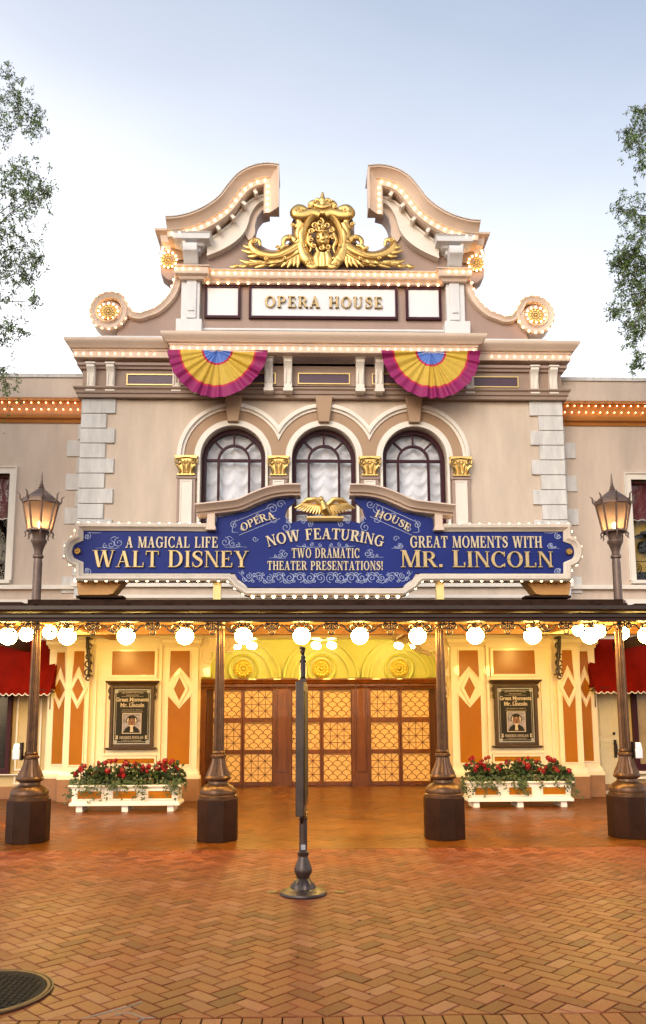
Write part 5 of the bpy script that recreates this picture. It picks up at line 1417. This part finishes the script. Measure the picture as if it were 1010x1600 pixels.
# ------------------------------------------------------------------ edge-on banner post
gx, gy = Gd(474, 1397)
t = thing('banner_post', 'dark metal banner board seen edge on, standing on a round cast base', 'sign post', (gx, gy, 0))
b = MB()
b.lathe([(.205, 0), (.212, .012), (.205, .028), (.17, .038), (.15, .05), (.14, .055)], n=40)
b.lathe([(.115, .05), (.112, .075), (.09, .105), (.065, .13), (.055, .14)], n=28, flute=.08)
b.lathe([(.055, .135), (.06, .15), (.078, .19), (.080, .215), (.065, .26), (.048, .30), (.042, .325), (.055, .345), (.058, .36), (.042, .375)], n=28); b.build('base', 'post_iron', t)
b = MB(); b.lathe([(.036, .37), (.036, .64), (.040, .645), (.040, .66), (.03, .67)], n=20); b.build('post', 'post_iron', t)
b = MB(); b.box(-.02, .02, -.0395, -.036, .385, .43); b.build('sticker', 'poster_gray', t)
ang = R(-91.5+4.2)
def rot(mb, a, dx=0):
    c, s = math.cos(a), math.sin(a); mb.v = [(x*c-y*s+dx, x*s+y*c, z) for x, y, z in mb.v]
TILT = R(-2.2)
b = MB(); b.box(-.035, .035, -.55, .55, .735, 1.86); rot(b, TILT, -.008); b.build('board', 'post_iron', t, bevel=.006)
b = MB(); b.box(.0355, .04, -.48, .48, .82, 1.78); rot(b, TILT, -.008); b.build('board_face', 'poster_black', t)
b = MB()
for y in (-.2, .2):
    b.tube([(0, y*.2, .66), (0.0, y, .70), (0, y*1.3, .74)], .022, 6)
for k in range(3):
    z = .665+.03*k; b.lathe([(.03, z), (.042, z+.01), (.03, z+.02)], n=14)
for s in (-1, 1):
    b.tube([(-.012+.0*s, -.25+.06*math.cos(R(a)), .70+.05*math.sin(R(a))) for a in range(0, 340, 30)], .016, 6)
    b.tube([(.012, .05+.06*math.cos(R(a)), .62+.05*math.sin(R(a))) for a in range(0, 340, 30)], .016, 6)
b.build('scroll', 'post_iron', t)
b = MB()
b.box(-.03, .03, -.12, .12, 1.862, 1.90); b.tube([(0, -.10, 1.90), (0, -.04, 1.99), (0, 0, 2.06)], [.03, .034, .024], 8); b.tube([(0, .10, 1.90), (0, .05, 1.99), (0, 0, 2.06)], [.03, .034, .024], 8)
b.lathe([(.026, 2.04), (.034, 2.06), (.02, 2.09), (.024, 2.10), (.014, 2.13)], n=12)
b.tube([(0, 0, 2.12), (-.006, -.02, 2.15), (.004, -.03, 2.175), (-.022, -.05, 2.185), (-.03, -.06, 2.17)], [.012, .024, .022, .014, .004], 8)
b.build('finial', 'post_iron', t)
for px, py, lb in ((426, 1394, 'small metal floor socket left of the round post base'), (532, 1394, 'small metal floor socket right of the round post base')):
    x, y = Gd(px, py); b = MB(); b.lathe([(.05, .001), (.05, .006), (.03, .008), (.02, .004)], x, y, 16); tag(b.build('floor_socket', 'bronze'), lb, 'floor socket', 'floor sockets beside the post')

# ------------------------------------------------------------------ manhole cover
mx_, my = Gd(82, 1551); mr = .40
t = thing('manhole_cover', 'dark ribbed round metal cover with a brassy rim set in the bricks', 'manhole cover', (mx_-mr-.02, my+.0, 0))
b = MB(); b.lathe([(mr-.03, .003), (mr-.03, .009), (.001, .009)], n=48)
for i in range(-9, 10):
    x = i*.038; L = math.sqrt(max(0, (mr-.06)**2-x*x))
    for k in range(int(2*L/.042)):
        y = -L+k*.042; b.box(x-.012, x+.012, y, y+.034, .0092, .0135)
b.build('lid', 'manhole', t, smooth=0)
b = MB()
for r0, r1 in ((mr-.026, mr-.008), (mr+.0, mr+.010)):
    vs = []; n = 64
    for k in range(n):
        a = 2*math.pi*k/n
        for r, z in ((r0, .004), (r0, .012), (r1, .012), (r1, .004)): vs.append((r*math.cos(a), r*math.sin(a), z))
    b.add(vs, [(k*4+j, ((k+1) % n)*4+j, ((k+1) % n)*4+(j+1) % 4, k*4+(j+1) % 4) for k in range(n) for j in range(4)])
b.build('rim', 'rim_gold', t)
b = MB(); b.lathe([(mr+.012, .0025), (mr+.012, .0035), (.01, .0035)], n=48); b.build('collar', 'manhole', t)

# ------------------------------------------------------------------ sanitiser boxes on the outer columns
for (px, py, s, lb) in ((27, 1178, -1, 'white dispenser box strapped to the left end column'), (997, 1176, 1, 'white dispenser box strapped to the right end column')):
    X, Z_ = P(px, py, -4.62); t = thing('dispenser', lb, 'dispenser', (X, -4.62, 0), 'hand dispensers on the columns')
    b = MB(); b.box(-.045, .045, -.05, .05, Z_-.07, Z_+.06); b.prismx([(-.05, Z_+.061), (.05, Z_+.061), (.05, Z_+.13), (-.02, Z_+.13)], -.04, .04); b.build('case', 'white_plastic', t, bevel=.008)
    b = MB(); b.box(-s*.05-.012, -s*.05+.012, -.03, .06, Z_-.08, Z_+.14); b.build('bracket', 'iron', t)

# ------------------------------------------------------------------ side buildings
YW = .5
def wing(s, name, lab):
    t = thing(name, lab, 'building', (0, 0, 0), 'two storey wings beside the theatre')
    def put(mb, nm, mt, par=t, **kw):
        if s < 0: mb.v = [(-v[0], v[1], v[2]) for v in mb.v]
        return mb.build(nm, mt, par, **kw)
    X0, X1 = 4.70, 11.5
    wx0 = m(484, 745, YW)[0]; wz0, wz1 = Zy(907, YW), Zy(748 if s > 0 else 742, YW)
    b = MB(); b.box(X0, wx0, YW, YW+.3, 3.1, 7.45); b.box(wx0, wx0+1.5, YW, YW+.3, 3.1, wz0); b.box(wx0, wx0+1.5, YW, YW+.3, wz1, 7.45); b.box(wx0+1.5, X1, YW, YW+.3, 3.1, 7.45)
    b.box(5.2, X1, YW+.1, YW+.3, 2.95, 3.1); b.box(X0, X1, YW+.301, 8, 3.0, 3.1); b.box(X0, X1, 1.6, 1.7, 3.1, 7.5); b.box(X0, X1, YW+.302, 8, 7.3, 7.4)
    put(b, 'wall', 'wing_stucco')
    b = MB(); b.box(X0-.0, X1, YW-.26, YW+.4, 7.80, 8.21); put(b, 'parapet', 'wing_stucco')
    b = MB(); xx = X0-.0
    while xx < X1: b.box(xx+.003, min(X1, xx+.78), YW-.29, YW+.45, 8.2105, 8.285); xx += .783
    put(b, 'parapet_cap', 'quoin')
    b = MB(); b.box(X0, X1, YW-.10, YW+.1, 7.52, 7.7995); b.plan([(X0, YW), (X1, YW)], [(0, 7.36), (.03, 7.36), (.05, 7.42), (.10, 7.44), (.12, 7.50), (.12, 7.52), (0, 7.52)]); put(b, 'cornice', 'wing_cornice')
    b = MB(); zq = 7.34; i = 0
    while zq > 3.9:
        wd = .42 if i % 2 else .22; b.box(X0-.02, X0+wd, YW-.03, YW-.001, zq-.33, zq); zq -= .345; i += 1
    put(b, 'quoin', 'quoin', bevel=.008)
    b = MB(); b.box(X0, X1, YW-.06, YW-.001, 3.62, 3.78); b.box(X0, X1, YW-.10, YW-.0005, 3.98, 4.06); b.box(X0, X1, YW-.14, YW-.0007, 3.30, 3.40); put(b, 'belt_course', 'cream')
    f = MB(); fw = .10
    f.front([(wx0, wz0), (wx0, wz1), (wx0+1.5, wz1), (wx0+1.5, wz0)], [(0, YW-.03), (.10, YW-.03), (.12, YW-.06), (.14, YW-.06), (.14, YW+.02), (0, YW+.12)])
    f.box(wx0-.12, wx0+1.62, YW-.10, YW+.1, wz0-.07, wz0-.001)
    win = put(f, 'window', 'cream')
    g = MB(); g.box(wx0, wx0+1.5, YW+.20, YW+.21, wz0, wz1); put(g, 'window_pane', 'window_glass', win)
    g = MB(); g.box(wx0-.9, wx0+2.4, YW+.9, YW+.92, 3.2, 7.2); put(g, 'dark_interior', 'dark_interior', win)  # thin near-black sheet, the unlit room's darkness is put into its colour
    g = MB()
    for k in (0, 1): g.box(wx0+k*1.46, wx0+.04+k*1.46, YW+.12, YW+.17, wz0, wz1)
    g.box(wx0, wx0+1.5, YW+.121, YW+.171, wz0, wz0+.03); put(g, 'sash', 'maroon', win)
    zs = Zy(811, YW+.25)
    g = MB(); n = 60; vs = []
    for i in range(n+1):
        x = wx0+.03+1.44*i/n; vs += [(x, YW+.26+.01*math.sin(i*.9), wz1+.12), (x, YW+.25+.012*math.sin(i*.9), zs+.028*abs(math.sin(i*.42))-.028)]
    g.add(vs, [(2*i, 2*i+1, 2*i+3, 2*i+2) for i in range(n)]); put(g, 'valance', 'dark_red', win)
    g = MB(); g.tube([(wx0+.03+1.44*i/n, YW+.245, zs+.028*abs(math.sin(i*.42))-.03) for i in range(n+1)], .010, 5); put(g, 'valance_trim', 'cream', win)
    # little iron railing in the window
    g = MB(); g.tube([(wx0+.04, YW+.19, wz0+.42), (wx0+1.46, YW+.19, wz0+.42)], .010, 5)
    for k in range(6):
        x = wx0+.12+k*.24; g.tube(y3(spiral(x, wz0+.30, .085, .02, 0, 1.5, 18), YW+.19), .008, 4); g.tube(y3(cat([(x+.085, wz0+.30), (x+.04, wz0+.15), (x-.06, wz0+.06), (x-.02, wz0+.01)], 4), YW+.19), .008, 4)
    put(g, 'railing', 'iron', win)
    if s > 0:
        g = MB(); vs = []; n = 40
        for i in range(n+1):
            x = wx0+.02+.50*i/n; y = YW+.45+.03*math.sin(i*1.3); vs += [(x, y, zs+.05), (x-.04*max(0, i/n), y, wz0+.25)]
        g.add(vs, [(2*i, 2*i+1, 2*i+3, 2*i+2) for i in range(n)]); put(g, 'drape', 'yellow_cloth', win)
        g = MB()   # dark draped hat stand shape behind the pane
        g.lathe([(.02, wz0+.1), (.02, wz0+.62), (.16, wz0+.64), (.20, wz0+.74), (.17, wz0+.86), (.05, wz0+.90)], wx0+.42, YW+.36, 16)
        g.lathe([(.05, wz0+.95), (.24, wz0+.97), (.25, wz0+.99), (.13, wz0+1.0), (.12, wz0+1.07), (.01, wz0+1.09)], wx0+.42, YW+.36, 16); put(g, 'hat_display', 'poster_black', win)
    # ground floor
    YG = .62
    b = MB(); b.box(5.2, X1, YG, YG+.25, 0, 2.95); put(b, 'shopfront_wall', 'shop_wall')
    b = MB(); b.box(5.22, X1, YG-.05, YG-.001, 0, .22); put(b, 'shop_plinth', 'plinth')
    if s > 0:
        xd0, xd1 = P(931, 1150, YG)[0], P(966, 1150, YG)[0]; zd1 = 2.25
        d = MB(); d.box(xd0, xd1, YG-.04, YG-.002, .05, zd1)
        for z0, z1 in ((.20, .78), (.90, 1.02), (1.12, 1.95)): frame_rect(d, xd0+.07, xd1-.07, z0, z1, .03, YG-.055, YG-.0405)
        frame_rect(d, xd0-.06, xd1+.06, .02, zd1+.06, .058, YG-.06, YG-.0015)
        dr = put(d, 'door', 'shop_door')
        h = MB(); hx = xd1-.09; h.box(hx-.025, hx+.025, YG-.075, YG-.0405, .70, 1.04); h.tube([(hx, YG-.08, .76), (hx, YG-.13, .82), (hx, YG-.13, .95), (hx, YG-.08, 1.0)], .016, 6); h.sphere((hx-.01, YG-.06, 1.16), .03, 10, 8); put(h, 'door_handle', 'iron', dr)
        b = MB(); xj = xd1+.28; b.box(xj, xj+.09, YG-.10, YG-.001, .45, 2.6); b.box(xj+.09, xj+1.6, YG-.10, YG-.001, .45, .58); b.box(xj+.0905, xj+1.6, YG-.10, YG-.001, 2.45, 2.6)
        fo = put(b, 'shop_window', 'maroon')
        b = MB(); b.box(xj+.09, xj+1.6, YG-.03, YG-.0012, .58, 2.45); put(b, 'shop_pane', 'amber_pane', fo)
        b = MB()
        for z in (.30, .40): b.box(xj-.1, xj+1.6, YG-.16, YG-.0013, z, z+.05)
        put(b, 'sill_moulding', 'cream')
    else:
        xw1 = abs(P(19, 1150, YG)[0])
        b = MB(); b.box(xw1, xw1+.07, YG-.12, YG-.001, .46, 2.6); b.box(xw1+.07, xw1+1.6, YG-.12, YG-.001, .46, .56); fo = put(b, 'shop_window', 'maroon')
        b = MB(); b.box(xw1+.07, xw1+1.6, YG-.04, YG-.0012, .56, 2.5); put(b, 'shop_pane', 'dark_glass', fo)
        b = MB(); frame_rect(b, 5.42, xw1-.08, .52, 2.4, .03, YG-.03, YG-.001); frame_rect(b, 5.42, xw1-.08, .26, .46, .03, YG-.03, YG-.001)
        b.box(5.25, xw1+1.6, YG-.12, YG-.0013, .44, .4595); put(b, 'sill_moulding', 'cream')
    bl = []; xx = X0+.06; k = 0
    while xx < 6.6: bl.append((s*xx, YW-.125-.01, 7.60)); bl.append((s*(xx+.06), YW-.125-.01, 7.74)); xx += .145
    place_bulbs(t, bl, BULB, .020, 100)
mat('shop_wall', (.52, .40, .20), .6, var=.06); mat('shop_door', (.62, .54, .36), .45, var=.05); mat('amber_pane', (.42, .30, .14), .2, var=.2, scale=2)
wing(-1, 'side_building', 'beige wing left of the theatre with a bulb lit cornice and dark upper window')
wing(1, 'side_building', 'beige wing right of the theatre with a bulb lit cornice and yellow draped upper window')

# ------------------------------------------------------------------ red awnings
def awning(s, lab):
    t = thing('awning', lab, 'awning', (0, 0, 0), 'red scalloped awnings under the canopy')
    xa = 5.06
    zt_, zb = 3.0, Zy(1083, -.12); y0, y1 = .55, -.10
    n = 210; b = MB(); vs = []; L = 4.2; nj = 10
    for i in range(n+1):
        x = xa+L*i/n
        for j in range(nj+1):
            q = j/nj; y = y0+(y1-y0)*(q**.8); z = zt_+(zb+.10-zt_)*q
            z -= .04*math.sin(math.pi*q); vs.append((s*x, y+.030*math.sin(x*5.1)*math.sin(math.pi*q*.8)+.010*math.sin(x*17)*q, z))
        vs.append((s*x, y1-.012+.012*math.sin(i*.3), zb+.02-.045*abs(math.sin(i*.55))))
    m_ = nj+2
    b.add(vs, [(i*m_+j, i*m_+j+1, (i+1)*m_+j+1, (i+1)*m_+j) for i in range(n) for j in range(m_-1)])
    b.add([(s*xa, y0, zt_), (s*xa, y1, zb+.10), (s*xa, y0, zb+.10)], [(0, 1, 2)])
    b.build('canvas', 'red_canvas', t, smooth=50)
    b = MB(); b.tube([(s*(xa+L*i/n), y1-.018+.012*math.sin(i*.3), zb+.018-.045*abs(math.sin(i*.55))) for i in range(n+1)], .010, 5); b.build('trim', 'white_paint', t)
    b = MB(); b.tube([(s*(xa+.02), y1+.02, zb+.08), (s*(xa+.02), y0, zb-.02)], .014, 6); b.tube([(s*(xa+.03), -.0, zb+.0), (s*(xa+.03), -.0, zb-.28)], .012, 6); b.tube([(s*(xa+.02), y1+.02, zb+.08), (s*(xa+L), y1+.02, zb+.08)], .012, 6); b.build('frame', 'iron', t)
awning(-1, 'red canvas awning with white scalloped hem at the left wing')
awning(1, 'red canvas awning with white scalloped hem at the right wing')

# ------------------------------------------------------------------ trees
def tree(s, lab, clusters, trunk, crown_c, seed, lean=0):
    rnd = random.Random(seed)
    t = thing('street_tree', lab, 'tree', (trunk[0], trunk[1], 0), 'trees at the edges of the plaza')
    tx, ty = trunk
    tr = MB(); lv = MB()
    top = Vector((s*-.35, .1, 7.2))
    tk = cat([(0, 0, 0), (s*-.05, .05, 2.0), (s*.05, 0, 4.2), tuple(top)], 6)
    tr.tube(tk, taper(len(tk), .26, .17, .10), 10); tr.lathe([(.36, 0), (.28, .12), (.26, .3)], n=12)
    def leaf(c, L, d):
        d = Vector(d).normalized(); a = d.orthogonal().normalized(); q = rnd.uniform(0, 6.28); wv = (a*math.cos(q)+d.cross(a)*math.sin(q)); nn = d.cross(wv); c = Vector(c)
        lv.add([c, c+d*L*.35+wv*L*.19+nn*L*.06, c+d*L*.75+wv*L*.15, c+d*L, c+d*L*.75-wv*L*.15, c+d*L*.35-wv*L*.19+nn*L*.06], [(0, 1, 2, 3), (0, 3, 4, 5)])
    def twig(a, b_, sag, nl, spread, L):
        a = Vector(a); b_ = Vector(b_); p = []
        for i in range(9):
            q = i/8; v = a.lerp(b_, q); v.z += sag*4*q*(1-q); v += Vector((rnd.gauss(0, .03), rnd.gauss(0, .03), rnd.gauss(0, .03)))*(1 if 0 < i < 8 else 0); p.append(tuple(v))
        return p
    def spray(c, r, dens):
        # drooping twigs radiating in a cluster, leaves along each
        c = Vector(c)
        for k in range(int(dens)):
            v = Vector((rnd.gauss(0, 1), rnd.gauss(0, 1), rnd.gauss(0, .8))); v.normalize(); v *= r*rnd.uniform(.3, 1.05)
            st = c+Vector((rnd.gauss(0, 1), rnd.gauss(0, .8), rnd.gauss(0, 1)))*r*.55; v *= .55; en = st+v+Vector((0, 0, -abs(rnd.gauss(0, .3))*r)); p = twig(st, en, rnd.uniform(-.02, .12)*r, 0, 0, 0)
            tr.tube(p, taper(9, .0042, .0016), 3)
            for i in range(2, 9):
                for _ in range(rnd.randint(1, 3)):
                    d = (v.normalized()*.6+Vector((rnd.gauss(0, .6), rnd.gauss(0, .6), rnd.gauss(-.5, .6)))); leaf(Vector(p[i])+Vector((rnd.gauss(0, .015), rnd.gauss(0, .015), rnd.gauss(0, .015))), rnd.uniform(.032, .062), d)
    hubs = []
    for k in range(7):
        a = 2*math.pi*k/7+.3; hh = rnd.uniform(6.4, 9.8); e = Vector((1.5*math.cos(a)+s*.9, 1.6*math.sin(a), hh+.4)); stp = Vector(tk[rnd.randrange(len(tk)//2, len(tk))]); p = twig(stp, e, .35, 0, 0, 0); tr.tube(p, taper(9, .06, .014), 6); hubs.append(p)
    for (px, py, r, dn) in clusters:
        Y = trunk[1]+rnd.uniform(-.5, .5); X, Z_ = P(px, py, Y); c = Vector((X-tx, Y-ty, Z_))
        hb = min((q for h in hubs for q in h), key=lambda q: (Vector(q)-c).length+(0 if q[2] > c.z else .6)); p = twig(hb, c, .12, 0, 0, 0); tr.tube(p, taper(9, .014, .005), 5)
        spray(c, r*.0100, dn*1.35)
    # the rest of the crown, beyond the frame
    for k in range(100):
        h = rnd.choice(hubs); q = Vector(h[rnd.randrange(3, 9)]); c = q+Vector((rnd.gauss(0, .5)-s*-.0, rnd.gauss(0, .55), rnd.gauss(.5, .9)))
        lim = (5.75 if s < 0 else 5.75)
        if s*(c.x+tx) < lim+.5 : c.x = s*(lim+.6+abs(rnd.gauss(0, .4)))-tx
        p = twig(q, c, .1, 0, 0, 0); tr.tube(p, taper(9, .012, .004), 5); spray(c, .6, 20)
    tr.build('trunk', 'bark', t); lv.build('crown', 'tree_leaf', t, smooth=0)
tree(-1, 'thin leaved tree reaching in at the left edge above the wing', [(8, 112, 13, 8), (20, 150, 24, 22), (38, 172, 26, 26), (55, 195, 17, 16), (10, 190, 30, 26), (28, 270, 34, 34), (52, 296, 30, 28), (70, 300, 14, 10), (10, 300, 34, 34), (42, 322, 24, 18), (14, 365, 32, 30), (40, 385, 26, 24), (62, 405, 15, 10), (8, 408, 30, 30), (48, 430, 18, 14), (55, 470, 10, 8), (8, 455, 26, 20), (16, 505, 18, 14), (36, 520, 8, 5), (6, 530, 16, 10), (10, 575, 10, 5), (14, 600, 14, 7)], (-7.0, -2.6), None, 31)
tree(1, 'denser leaved tree reaching in at the right edge above the wing', [(1000, 185, 20, 26), (985, 210, 18, 18), (1002, 230, 24, 30), (1004, 256, 10, 8), (988, 322, 24, 24), (966, 330, 10, 7), (1002, 345, 24, 24), (990, 372, 20, 18), (982, 405, 26, 44), (1000, 420, 30, 60), (968, 412, 14, 16), (988, 450, 26, 40), (1004, 470, 24, 36), (962, 487, 13, 14), (990, 500, 20, 20), (986, 525, 12, 12), (1004, 515, 20, 20), (1002, 560, 13, 12), (994, 574, 8, 6)], (6.95, -2.6), None, 32)
